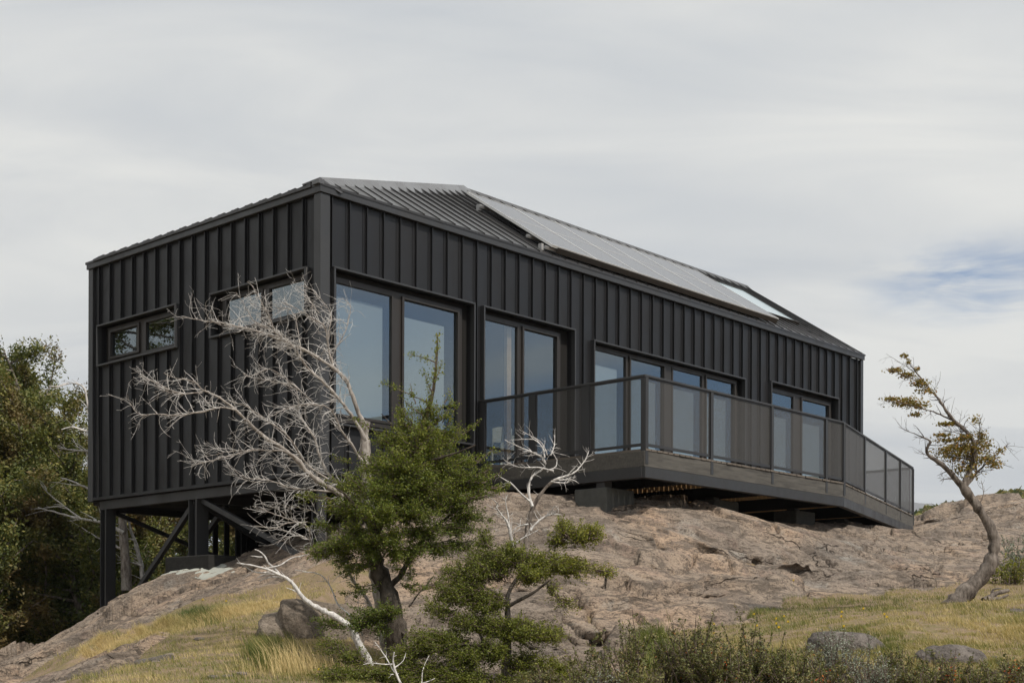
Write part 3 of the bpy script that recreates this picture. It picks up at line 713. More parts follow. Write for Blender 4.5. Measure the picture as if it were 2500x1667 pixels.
# panel ends lapping over the left eave, one step per sheet
for i in range(18):
    y = 0.12 + i * 0.3655
    if y + 0.3 < W_H + 0.1: rf.extrude([(-ov - 0.02, y + 0.36, ZE - 0.035), (-ov - 0.02, y - 0.0, ZE - 0.035), (-ov - 0.02, y - 0.0, ZE + 0.03), (-ov - 0.02, y + 0.36, ZE + 0.004)], (0.05, 0, 0))
roof = rf.build('roof', M['roofing'], house)
cp = MB()
def capstrip(p, q, sd, wd, up):
    p = Vector(p); q = Vector(q); sd = Vector(sd)
    a = [p + Vector((0, 0, up)), q + Vector((0, 0, up)), q + sd + Vector((0, 0, up * 0.45)), p + sd + Vector((0, 0, up * 0.45))]
    cp.extrude([tuple(v) for v in a], (0, 0, -0.022))
hipd = Vector((PX_, HY, ZR - ZE)).normalized()
nose = Vector((0, 0, ZE)) - hipd * 0.05
capstrip(nose, (PX_, HY, ZR), (0.33, -0.10, -0.10), 0.3, 0.115)
capstrip(nose, (PX_, HY, ZR), (-0.10, 0.30, 0.0), 0.3, 0.115)
cp.box(nose.x - 0.09, nose.x + 0.02, nose.y - 0.08, nose.y + 0.08, ZE - 0.02, ZE + 0.05)
cp.build('ridge_cap', M['cap'], roof)
cp = MB()
capstrip((PX_ - 0.05, HY, ZR), (L_H + 0.1, HY, ZR), (0, -0.17, -0.11), 0.2, 0.085)
capstrip((PX_ - 0.05, HY, ZR), (L_H + 0.1, HY, ZR), (0, 0.17, -0.11), 0.2, 0.085)
cp.build('ridge_cap', M['roofing'], roof)

# photovoltaic row: six panels on two rails
rail = MB()
for r in (0.10, 0.62, 2.05): rail.beam(R(5.18, r, 0.12), R(12.95, r, 0.12), 0.045, 0.05, up=(0, -math.sin(sl), math.cos(sl)))
rail.beam(R(5.3, 0.0, 0.03), R(12.98, 0.0, 0.03), 0.03, 0.03)
rail.build('mounting_rail', M['silver'], house)
sk = MB(); sk.beam(R(5.42, 0.015, 0.145), R(12.87, 0.015, 0.145), 0.012, 0.10, up=(0, -math.sin(sl), math.cos(sl))); sk.build('panel_skirt', M['frame'], house)
for r in (0.18, 2.05):
    br_ = MB(); q_ = R(5.2, r); br_.box(5.20, 5.26, q_[1] - 0.04, q_[1] + 0.04, q_[2] + 0.03, q_[2] + 0.15); br_.build('clamp', M['silver'], house)
PW = (12.90 - 5.27) / 6
for k in range(6):
    s0 = 5.27 + k * PW
    pe = bpy.data.objects.new('solar_panel', None); COL.objects.link(pe); pe.parent = house
    pe.location = R(s0, 0.03, 0.175); pe.rotation_euler = (sl, 0, 0)
    MB().box(0.012, PW - 0.018, 0.012, 2.56, 0, 0.034).build('cell_surface', M['solar'], pe)
    fr = MB(); fr.box(0, 0.012, 0, 2.57, -0.005, 0.040); fr.box(PW - 0.018, PW - 0.001, 0, 2.57, -0.005, 0.040); fr.box(0.012, PW - 0.018, 0, 0.012, -0.005, 0.040); fr.box(0.012, PW - 0.018, 2.56, 2.57, -0.005, 0.040)
    fr.box(0.012, PW - 0.018, 1.335, 1.347, 0.034, 0.037)
    fr.build('panel_frame', M['pale_metal'], pe)
sf = bpy.data.objects.new('skylight', None); COL.objects.link(sf); sf.parent = house; sf.location = R(13.62, 0.98, 0.06); sf.rotation_euler = (sl, 0, 0)
MB().box(0.03, 1.55, 0.03, 1.86, -0.05, 0.03).build('pane', simple('pale_skylight_glass', (0.34, 0.42, 0.46), 0.2, 0.05, 2, spec=0.6), sf)
s_ = MB(); s_.box(0, 1.58, 0, 0.03, -0.05, 0.05); s_.box(0, 1.58, 1.86, 1.89, -0.05, 0.05); s_.box(0, 0.03, 0.03, 1.86, -0.05, 0.05); s_.box(1.55, 1.58, 0.03, 1.86, -0.05, 0.05)
s_.build('skylight_frame', M['frame'], sf)

# windows and glazed doors
def unit(axis_, hole, panes, slide=(), sill=True):
    """hole/panes along the wall: (a0, a1, z0, z1)"""
    def bx(mb, a0, a1, d0, d1, z0, z1):
        if axis_ == 'x': mb.box(a0, a1, d0, d1, z0, z1)
        else: mb.box(d0, d1, a0, a1, z0, z1)
    w_e = bpy.data.objects.new('window', None); COL.objects.link(w_e); w_e.parent = house
    a0, a1, z0, z1 = hole
    t = MB(); th = 0.032; pr = -0.095
    bx(t, a0 - th, a1 + th, pr, 0.05, z1, z1 + th); bx(t, a0 - th, a0, pr, 0.05, z0 - (th if sill else 0), z1); bx(t, a1, a1 + th, pr, 0.05, z0 - (th if sill else 0), z1)
    if sill: bx(t, a0, a1, pr, 0.05, z0 - th, z0)
    t.build('window_trim', M['trim'], w_e, 0.004)
    f = MB(); holes = [(p[0], p[1], p[2], p[3]) for p in panes]
    sh = [(p[0] - a0, p[1] - a0, p[2], p[3]) for p in panes]
    fx0, fx1 = max(a0 + 0.0, min(p[0] for p in panes) - 0.115), min(a1, max(p[1] for p in panes) + 0.125)
    fz0, fz1 = max(z0, min(p[2] for p in panes) - 0.12), min(z1, max(p[3] for p in panes) + 0.09)
    for q in rects(fx1 - fx0, fz0, fz1, [(p[0] - fx0, p[1] - fx0, p[2], p[3]) for p in panes]): bx(f, fx0 + q[0], fx0 + q[1], 0.055, 0.115, q[2], q[3])
    rv = MB()
    for q in rects(a1 - a0, z0, z1, [(fx0 - a0, fx1 - a0, fz0, fz1)]): bx(rv, a0 + q[0], a0 + q[1], 0.100, 0.150, q[2], q[3])
    if rv.v: rv.build('reveal', M['under'], w_e)
    f.build('window_frame', M['frame'], w_e)
    for i, p in enumerate(panes):
        s = MB(); c = 0.045; d0 = 0.022 if i in slide else 0.040
        bx(s, p[0] - c, p[0], d0, 0.055, p[2] - c, p[3] + c); bx(s, p[1], p[1] + c, d0, 0.055, p[2] - c, p[3] + c)
        bx(s, p[0], p[1], d0, 0.055, p[3], p[3] + c); bx(s, p[0], p[1], d0, 0.055, p[2] - c, p[2])
        s.build('sash', M['frame'], w_e, 0.003)
        gmb = MB()
        if axis_ == 'x': gmb.quad((p[0], 0.075, p[2]), (p[1], 0.075, p[2]), (p[1], 0.075, p[3]), (p[0], 0.075, p[3]))
        else: gmb.quad((0.075, p[1], p[2]), (0.075, p[0], p[2]), (0.075, p[0], p[3]), (0.075, p[1], p[3]))
        gmb.build('pane', M['glass'], w_e, recalc=False)
    return w_e
unit('x', FH[0], [(0.345, 1.50, 3.48, 5.49), (1.757, 2.985, 3.48, 5.49)], (1,))
unit('x', FH[1], [(3.635, 4.49, 3.03, 5.50), (4.655, 5.545, 3.03, 5.50)], (1,), False)
unit('x', FH[2], [(6.56, 7.60, 3.03, 5.45), (7.745, 8.82, 3.03, 5.45), (9.15, 10.16, 3.03, 5.45), (10.31, 11.34, 3.03, 5.45)], (1, 3), False)
unit('x', FH[3], [(12.71, 13.74, 3.03, 5.49), (14.11, 15.31, 3.03, 5.49)], (1,), False)
unit('y', LH[0], [(0.40, 1.325, 5.06, 5.55), (1.54, 2.46, 5.06, 5.55)])
unit('y', LH[1], [(3.86, 4.83, 5.06, 5.55), (5.07, 5.96, 5.10, 5.54)], (1,))
# interior
MB().box(0.2, L_H - 0.2, 0.2, W_H - 0.2, 2.70, 2.94).build('floor', M['inner_wood'], house)
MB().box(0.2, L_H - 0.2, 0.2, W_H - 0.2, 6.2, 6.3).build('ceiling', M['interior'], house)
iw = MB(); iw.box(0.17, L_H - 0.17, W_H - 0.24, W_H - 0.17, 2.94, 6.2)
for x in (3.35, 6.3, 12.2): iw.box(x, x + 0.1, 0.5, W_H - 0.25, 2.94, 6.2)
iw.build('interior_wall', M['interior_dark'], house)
MB().box(4.36, 4.47, 0.17, 0.24, 2.94, 6.2).build('wooden_column', M['inner_wood'], house)
for a, b, zb, zt in ((0.30, 1.43, 3.35, 5.33), (1.70, 2.82, 3.35, 5.25), (6.55, 7.50, 2.96, 5.22), (7.70, 8.74, 2.96, 5.12), (9.12, 10.06, 2.96, 5.10), (10.28, 11.24, 2.96, 5.10), (12.56, 13.66, 2.96, 5.0), (14.08, 15.14, 2.96, 5.0)):
    MB().box(a, b, 0.19, 0.196, zb, zt).build('roller_blind', M['blind'], house)
MB().box(0.22, 3.3, 0.17, 0.45, 3.28, 3.34).build('window_sill', M['interior_dark'], house)

# structure under the floor
MB().box(0.04, L_H, 0.04, W_H, 2.44, 2.515).build('soffit', M['under'], house)
fb = MB(); fb.box(0.03, 0.13, 0.10, W_H - 0.22, 2.35, 2.50); fb.box(0.13, L_H, 0.06, 0.16, 2.35, 2.50); fb.box(0.13, L_H, W_H - 0.32, W_H - 0.22, 2.32, 2.44); fb.box(3.9, 4.1, 0.16, W_H - 0.32, 2.32, 2.44)
fb.box(0.13, 4, 3.2, 3.35, 2.30, 2.44)
fb.build('floor_beam', M['steel'], house)
def sz(x, y):
    q = hw(x, y); return float(surf_z(np.array([q[0]]), np.array([q[1]]))[0])
def stilt(x, y, wd=0.17, top=2.35, dp=0.3):
    z = sz(x, y) - dp
    m = MB(); m.box(x - wd/2, x + wd/2, y - wd/2, y - wd/2 + 0.02, z, top); m.box(x - wd/2, x + wd/2, y + wd/2 - 0.02, y + wd/2, z, top); m.box(x - 0.012, x + 0.012, y - wd/2 + 0.02, y + wd/2 - 0.02, z, top)
    m.box(x - wd/2, x + wd/2 - 0.0, y - wd/2 + 0.021, y - wd/2 + 0.04, z, top)
    return m.build('stilt', M['steel'], house)
stilt(0.13, 6.19, 0.20, dp=0.6); stilt(0.13, 3.35, 0.24, dp=0.1); stilt(0.16, 0.22, 0.16)
stilt(4.0, 6.2, 0.18); stilt(4.0, 3.3, 0.18, top=2.30); stilt(4.0, 0.3, 0.16)
def brace(p, q, wd=0.075): MB().beam(p, q, wd, wd).build('brace', M['steel'], house, 0.004)
brace((0.13, 3.42, 2.33), (0.13, 5.25, 0.82), 0.085); brace((0.13, 3.25, 2.34), (0.13, 0.62, 1.30), 0.085)
brace((0.75, 3.42, 2.30), (0.75, 5.35, 0.80), 0.085)
brace((0.2, 3.3, 2.25), (2.0, 3.3, 1.45), 0.08); brace((2.05, 3.3, 1.45), (3.95, 3.3, 2.25), 0.07)
brace((4.0, 3.2, 2.25), (4.0, 0.5, 2.05)); brace((0.3, 6.2, 2.3), (3.8, 6.2, 1.2), 0.07)
def footing(x0, x1, y0, y1, z0, z1, nm='footing', par=house, mat_='concrete'):
    o = MB().box(x0, x1, y0, y1, z0, z1).build(nm, M[mat_], par, 0.015); return o
footing(-0.10, 0.85, 2.72, 4.00, 0.75, 1.39, mat_='concrete_dark')
ss = MB()
for i in range(15):
    x = 2.05 + i * 0.27
    ss.box(x, x + 0.11, W_H - 0.14, W_H - 0.10, sz(x, W_H) - 0.3, 2.32)
ss.build('slat_screen', M['under'], house)
MB().box(3.3, L_H - 0.3, W_H - 0.09, W_H - 0.05, 0.6, 2.43).build('dark_backing', M['under'], house)  # added dark sheet standing in for the blackness behind the slats
spill = MB()
# pale concrete that ran out under the footing
rng = np.random.default_rng(5)
pv = []; nA = 26
cen = hw(0.0, 3.0)
for k in range(nA):
    a = k / nA * 2 * math.pi; rr = 1 + 0.25 * math.sin(3 * a + 1) + 0.12 * math.sin(7 * a)
    lx, ly = -0.12 + 0.38 * rr * math.cos(a), 3.05 + 1.0 * rr * math.sin(a); q = hw(lx, ly); pv.append((q[0], q[1]))
vv = [(cen[0], cen[1])]; rings = 7
for r in range(1, rings + 1):
    for (x, y) in pv: vv.append((cen[0] + (x - cen[0]) * r / rings, cen[1] + (y - cen[1]) * r / rings))
va = np.array(vv); zz = surf_z(va[:, 0], va[:, 1]) + 0.012 + 0.02 * fbm(va[:, 0] * 6, va[:, 1] * 6, 3, 2); zz[-nA:] -= 0.07
sv = [tuple(map(float, (a[0], a[1], z))) for a, z in zip(va, zz)]
sfc = [(0, 1 + k, 1 + (k + 1) % nA) for k in range(nA)]
for r in range(rings - 1):
    b0 = 1 + r * nA; b1 = b0 + nA
    sfc += [(b0 + k, b1 + k, b1 + (k + 1) % nA, b0 + (k + 1) % nA) for k in range(nA)]
me = bpy.data.meshes.new('concrete_spill'); me.from_pydata(sv, [], sfc); me.update()
tag(link_mesh('concrete_spill', me, M['pale_concrete'], smooth=True), 'pale spilled concrete on the rock round the stilt footing', 'concrete spill')

# ------------------------------------------------------------------ deck
deck = empty('timber_deck', hw(3.43, 0, 0), YAW, label='raised timber deck with dark mesh railing along the glazed side of the black house', cat='deck')
DX0, DX1, DX2, Q1, Q2 = 3.43, 9.52, 16.63, 3.56, 1.435
def edge(x): return Q1 if x <= DX1 else Q1 + (Q2 - Q1) * (x - DX1) / (DX2 - DX1)
def dbox(mb, x0, x1, q0, q1, z0, z1): mb.box(x0 - DX0, x1 - DX0, -q1, -q0, z0, z1)
db = MB(); x = DX0 + 0.02; rngd = random.Random(4)
while x < DX2 - 0.1:
    wdt = 0.133; e0, e1 = edge(x) + 0.012, edge(x + wdt) + 0.012; j = rngd.uniform(-0.006, 0.010)
    b = [(x - DX0, 0, 2.905), (x + wdt - DX0, 0, 2.905), (x + wdt - DX0, -e1 - j, 2.905), (x - DX0, -e0 - j, 2.905)]
    db.extrude(b, (0, 0, 0.03)); x += 0.147
db.build('deck_floor', M['board'], deck)
for q in (0.12, 0.7, 1.3, 1.9, 2.5, 3.1):
    xe = DX2 if q < Q2 else DX1 + (Q1 - q) / (Q1 - Q2) * (DX2 - DX1)
    m = MB(); dbox(m, DX0 + 0.06, xe - 0.15, q - 0.025, q + 0.025, 2.72, 2.905); m.build('joist', M['joist'], deck)
C3 = [(DX0, Q1), (DX1, Q1), (DX2, Q2)]
def along(mb, a, b, ins, wd, z0, z1, e0=0.0, e1=0.0):
    a = Vector((a[0] - DX0, -a[1], 0)); b = Vector((b[0] - DX0, -b[1], 0)); d = (b - a).normalized(); nn = Vector((d.y, -d.x, 0))
    p = a - d * e0 - nn * (ins + wd / 2); q = b + d * e1 - nn * (ins + wd / 2); zc = (z0 + z1) / 2
    mb.beam((p.x, p.y, zc), (q.x, q.y, zc), wd, z1 - z0)
for (a, b, e0, e1, z1) in (((DX0, 0), (DX0, Q1), 0, -0.042, 2.9), ((DX0, Q1), (DX1, Q1), 0, -0.012, 2.9), ((DX1, Q1), (DX2, Q2), -0.012, 0, 2.9), ((DX2, Q2), (DX2, 0), -0.042, 0, 2.9)):
    pass
def poly_edge(mb, a, b, ins, wd, z0, z1, e0=0, e1=0):
    """a,b in (x,q); inside is on the house side"""
    A = Vector((a[0] - DX0, -a[1], 0)); B = Vector((b[0] - DX0, -b[1], 0)); d = (B - A).normalized()
    inn = Vector((-d.y, d.x, 0))
    cen_ = Vector((6.0, -1.5, 0))
    if (cen_ - A).dot(inn) < 0: inn = -inn
    p = A + d * e0 + inn * (ins + wd / 2); q = B - d * e1 + inn * (ins + wd / 2); zc = (z0 + z1) / 2
    mb.beam((p.x, p.y, zc), (q.x, q.y, zc), wd, z1 - z0)
edges = [((DX0, 0.02), (DX0, Q1), 0.0, 0.041), ((DX0, Q1), (DX1, Q1), 0.0, 0.003), ((DX1, Q1), (DX2, Q2), 0.003, 0.041), ((DX2, 0.02), (DX2, Q2), 0, 0.0)]
for a, b, e0, e1 in edges:
    m = MB(); poly_edge(m, a, b, 0.0, 0.038, 2.66, 2.898, e0, e1); m.build('fascia_board', M['timber'], deck, 0.004)
    m = MB(); poly_edge(m, a, b, -0.015, 0.055, 2.487, 2.655, e0, e1); poly_edge(m, a, b, 0.041, 0.05, 2.487, 2.497, e0, e1); m.build('steel_beam', M['steel'], deck, 0.004)
ib = MB()
for xx in (4.6, 6.9, 9.3, 11.6, 14.0): dbox(ib, xx, xx + 0.1, 0.1, edge(xx) - 0.12, 2.50, 2.715)
ib.build('cross_beam', M['under'], deck)
gs = MB(); a = (DX2 - DX0 + 0.10, -Q2 + 0.1)
gs.beam((DX2 - DX0 + 0.06, -Q2 + 0.35, 2.62), (DX2 - DX0 + 0.62, -Q2 + 0.42, 2.36), 0.10, 0.26)
gs.build('end_bracket', M['steel'], deck)
# railing
def hrail(a, b, e0=0, e1=0):
    m = MB(); poly_edge(m, a, b, -0.005, 0.05, 4.03, 4.066, e0, e1); m.build('handrail', M['steel'], deck, 0.004)
    m = MB(); poly_edge(m, a, b, 0.012, 0.025, 2.975, 3.00, e0 + 0.03, e1 + 0.03); m.build('bottom_rail', M['steel'], deck)
for a, b, e0, e1 in edges[:3]: hrail(a, b, e0, e1 * 0.2)
hrail((DX2, 0.06), (DX2, Q2), 0, 0.05)
posts = [(DX0, 0.10), (DX0, 1.25), (DX0, 2.38), (DX0, Q1), (5.20, Q1), (7.03, Q1), (8.87, Q1), (DX1, Q1), (11.37, edge(11.37)), (13.45, edge(13.45)), (15.05, edge(15.05)), (DX2, Q2), (DX2, 0.1)]
for i, (px_, q_) in enumerate(posts):
    m = MB(); lft = px_ == DX0 and i < 4
    if lft: m.box(0.004, 0.012, -q_ + (0.004 if i == 3 else -0.07), -q_ + 0.08, 2.665, 4.028); m.box(0.012, 0.05, -q_ + (0.004 if i == 3 else -0.07), -q_ + (0.012 if i == 3 else -0.062), 2.665, 4.028)
    if not lft or i == 3:
        ang_ = math.atan2(-(edge(px_ + 0.1) - edge(px_ - 0.1)), 0.2) if px_ > DX1 + 0.1 else 0
        c_, s_2 = math.cos(ang_), math.sin(ang_)
        for (u0, u1, v0, v1) in ((0.0, 0.075, -0.006, 0.002), (0.0, 0.006, 0.002, 0.045), (0.069, 0.075, 0.002, 0.045)):
            if i == 3: u0 += 0.013; u1 += 0.013
            pts = [(u0, v0), (u1, v0), (u1, v1), (u0, v1)]
            m.extrude([(px_ - DX0 + u * c_ - v * s_2, -q_ + u * s_2 + v * c_, 2.70 if v0 < 0 else 2.90) for u, v in pts], (0, 0, 4.028 - (2.70 if v0 < 0 else 2.90)))
    m.build('railing_post', M['steel'], deck)
for a, b in zip(posts[:-1], posts[1:]):
    A = Vector((a[0] - DX0, -a[1])); B = Vector((b[0] - DX0, -b[1])); d = (B - A).normalized(); inn = Vector((-d.y, d.x))
    if (Vector((6, -1.5)) - A).dot(inn) < 0: inn = -inn
    p = A + d * 0.085 + inn * 0.022; q = B - d * 0.01 + inn * 0.022
    m = MB(); m.quad((p.x, p.y, 3.002), (q.x, q.y, 3.002), (q.x, q.y, 4.028), (p.x, p.y, 4.028)); m.build('mesh_panel', M['screen'], deck)
    m = MB(); zc = 3.015
    for z in (3.01, 4.018): m.beam((p.x, p.y, z), (q.x, q.y, z), 0.018, 0.018)
    m.beam((p.x, p.y, 3.02), (p.x, p.y, 4.01), 0.018, 0.018); m.beam((q.x, q.y, 3.02), (q.x, q.y, 4.01), 0.018, 0.018)
    m.build('panel_frame', M['steel'], deck)
# concrete blocks carrying the deck
def pier(x, q, wx, wq, top):
    z = min(float(surf_z(np.array([hw(x+a, -q+b)[0]]), np.array([hw(x+a, -q+b)[1]]))[0]) for a in (0, wx) for b in (0, wq)) - 0.15
    m = MB(); dbox(m, x, x + wx, q - wq, q, z, top); o = m.build('concrete_pier', M['concrete'], deck, 0.015)
    m = MB(); dbox(m, x + 0.02, x + 0.20, q - 0.22, q - 0.05, top, 2.50); m.build('pier_cap', M['steel'], deck)
pier(3.45, 2.80, 0.72, 0.66, 2.40); pier(3.6, 0.7, 0.7, 0.6, 2.36); pier(6.6, 2.7, 0.75, 0.5, 2.46); pier(9.3, 2.7, 0.7, 0.5, 2.46); pier(11.9, 2.3, 0.7, 0.5, 2.46); pier(14.4, 1.5, 0.6, 0.4, 2.46)

# chairs behind the glass door
def chair(x, y, rz, lbl):
    q = hw(x, y, 2.945)
    c = empty('dining_chair', q, YAW + rz, label=lbl, cat='chair', group='cream chairs behind the glass door'); c.scale = (0.88, 0.88, 0.87)
    MB().box(-0.20, 0.22, -0.21, 0.21, 0.44, 0.475).build('seat', M['white'], c, 0.012)
    b = MB(); b.extrude([(-0.30, -0.20, 0.62), (-0.335, -0.20, 0.90), (-0.33, -0.08, 0.93), (-0.33, 0.08, 0.93), (-0.335, 0.20, 0.90), (-0.30, 0.20, 0.62)], (0.022, 0, 0.003)); b.build('backrest', M['white'], c, 0.006)
    for sy in (-1, 1):
        MB().beam((0.19, sy * 0.18, 0), (0.18, sy * 0.18, 0.44), 0.035, 0.035).build('leg', M['white'], c, 0.004)
        MB().beam((-0.24, sy * 0.185, 0), (-0.17, sy * 0.185, 0.44), 0.035, 0.05).build('leg', M['white'], c, 0.004)
        MB().beam((-0.17, sy * 0.185, 0.45), (-0.29, sy * 0.185, 0.66), 0.03, 0.055).build('back_post', M['white'], c, 0.004)
chair(4.56, 0.50, math.radians(48), 'cream chair nearer the left door edge, larger of the two seen through the glass')
chair(5.42, 1.05, math.radians(40), 'cream chair farther right and smaller through the glass door')
# ------------------------------------------------------------------ vegetation tools
WIND = np.array([-1.0, 0.1, 0.12])
def resample(pts, step):
    pts = np.asarray(pts, float); seg = np.linalg.norm(np.diff(pts, axis=0), axis=1); t = np.concatenate([[0], np.cumsum(seg)])
    n = max(3, int(t[-1] / step) + 1); u = np.linspace(0, t[-1], n)
    out = np.stack([np.interp(u, t, pts[:, k]) for k in range(pts.shape[1])], -1)
    # soften the corners
    for _ in range(2): out[1:-1] = (out[:-2] + 2 * out[1:-1] + out[2:]) / 4
    return out
def limb(pxl, Y0, dY, r0, r1, rng, step=0.06, wob=0.010, pw=1.0):
    """limb traced as (px,py) points, running from depth Y0 over dY"""
    n = len(pxl); ys = Y0 + np.linspace(0, dY, n)
    pts = np.array([P(p[0], p[1], y) for p, y in zip(pxl, ys)])
    out = resample(pts, step); m = len(out)
    out = out + np.cumsum(rng.normal(0, wob * 0.4, (m, 3)), 0) * np.linspace(0, 1, m)[:, None] * 0.35 + rng.normal(0, wob * 0.25, (m, 3))
    rad = r0 + (r1 - r0) * np.linspace(0, 1, m) ** pw
    rad = rad * (1 + 0.12 * rng.normal(size=m)).clip(0.75, 1.3)
    return out, rad
def shoots(parent, rng, dens, L, r, bias=1.0, spread=0.9, start=0.1, end=1.0, wind=WIND, up=0.15, n=6, curl=0.5, taper_len=0.3):
    """thin shoots growing off a limb"""
    pts, rad = parent; seg = np.linalg.norm(np.diff(pts, axis=0), axis=1); tot = seg.sum(); t = np.concatenate([[0], np.cumsum(seg)]) / max(tot, 1e-6)
    k = rng.poisson(dens * tot * (end - start)); out = []
    for _ in range(k):
        u = rng.uniform(start, end); i = min(len(pts) - 2, max(0, int(np.searchsorted(t, u)) - 1))
        d0 = pts[i + 1] - pts[i]; d0 /= np.linalg.norm(d0) + 1e-9
        v = rng.normal(size=3); v -= v @ d0 * d0; v /= np.linalg.norm(v) + 1e-9
        ln = L * rng.uniform(0.35, 1.25) * (1 - taper_len * u)
        d = d0 * 0.6 + v * spread + wind * bias * rng.uniform(0.2, 1.0); d[2] += up * rng.normal(0.4, 1); d /= np.linalg.norm(d)
        q = [pts[i]]; cv = rng.normal(0, curl, 3)
        for j in range(n - 1):
            d = d + cv * 0.22 + wind * bias * 0.10 + rng.normal(0, 0.12, 3); d /= np.linalg.norm(d); q.append(q[-1] + d * ln / (n - 1))
        r0 = min(r, rad[i] * 0.6); out.append((np.array(q), np.linspace(r0, max(0.0011, r0 * 0.3), n)))
    return out
def leaves_on(twigs, rng, per_m, size, a=0.25, spread=0.015, flat=0.35, jit=0.35, tint=0.0):
    C_ = []; D_ = []
    for pts, _r in twigs:
        seg = np.diff(pts, axis=0); ln = np.linalg.norm(seg, axis=1).sum(); k = rng.poisson(per_m * ln * (1 - a))
        if k == 0: continue
        u = rng.uniform(a, 1.0, k) * (len(pts) - 1.001); i = u.astype(int); f = (u - i)[:, None]
        C_.append(pts[i] * (1 - f) + pts[i + 1] * f + rng.normal(0, spread, (k, 3))); D_.append(seg[i])
    if not C_: return np.zeros((0, 3)), np.zeros((0, 3)), np.zeros(0)
    return np.concatenate(C_), np.concatenate(D_), None
def leaf_mesh(name, C_, rng, size, mat, parent=None, flat=0.5, rnd=None, label=None, aspect=0.62, D_=None):
    n = len(C_)
    nrm = rng.normal(size=(n, 3)); nrm[:, 2] = np.abs(nrm[:, 2]) + flat * 1.5; nrm /= np.linalg.norm(nrm, axis=1)[:, None]
    a = rng.normal(size=(n, 3))
    if D_ is not None: a = a * 0.7 + D_ / (np.linalg.norm(D_, axis=1)[:, None] + 1e-9)
    a -= (a * nrm).sum(1)[:, None] * nrm; a /= np.linalg.norm(a, axis=1)[:, None] + 1e-9
    b = np.cross(nrm, a); s = (size * rng.uniform(0.6, 1.35, n))[:, None]
    v = np.stack([C_ - a * s * 0.5, C_ + b * s * 0.5 * aspect + nrm * s * 0.06, C_ + a * s * 0.5, C_ - b * s * 0.5 * aspect + nrm * s * 0.06], 1).reshape(-1, 3)
    f = np.arange(n * 4).reshape(n, 4)
    if rnd is None: rnd = rng.beta(1.6, 2.0, n)
    return link_mesh(name, np_mesh(name, v, f, {'rnd': np.repeat(rnd, 4)}), mat, parent)
def tube_obj(name, polys, mat, parent=None, sides=5, loc=None):
    v, f = tubes(polys, sides)
    return link_mesh(name, np_mesh(name, v, f), mat, parent, smooth=True)
def root_at(o, loc):
    """put the Empty at the plant's base and keep the children's world coordinates"""
    for ch in o.children: ch.matrix_parent_inverse = Matrix.Translation(loc).inverted()
def plant(name, base, **kw):
    o = empty(name, tuple(map(float, base)), **kw); return o
def finish(o): root_at(o, o.location)

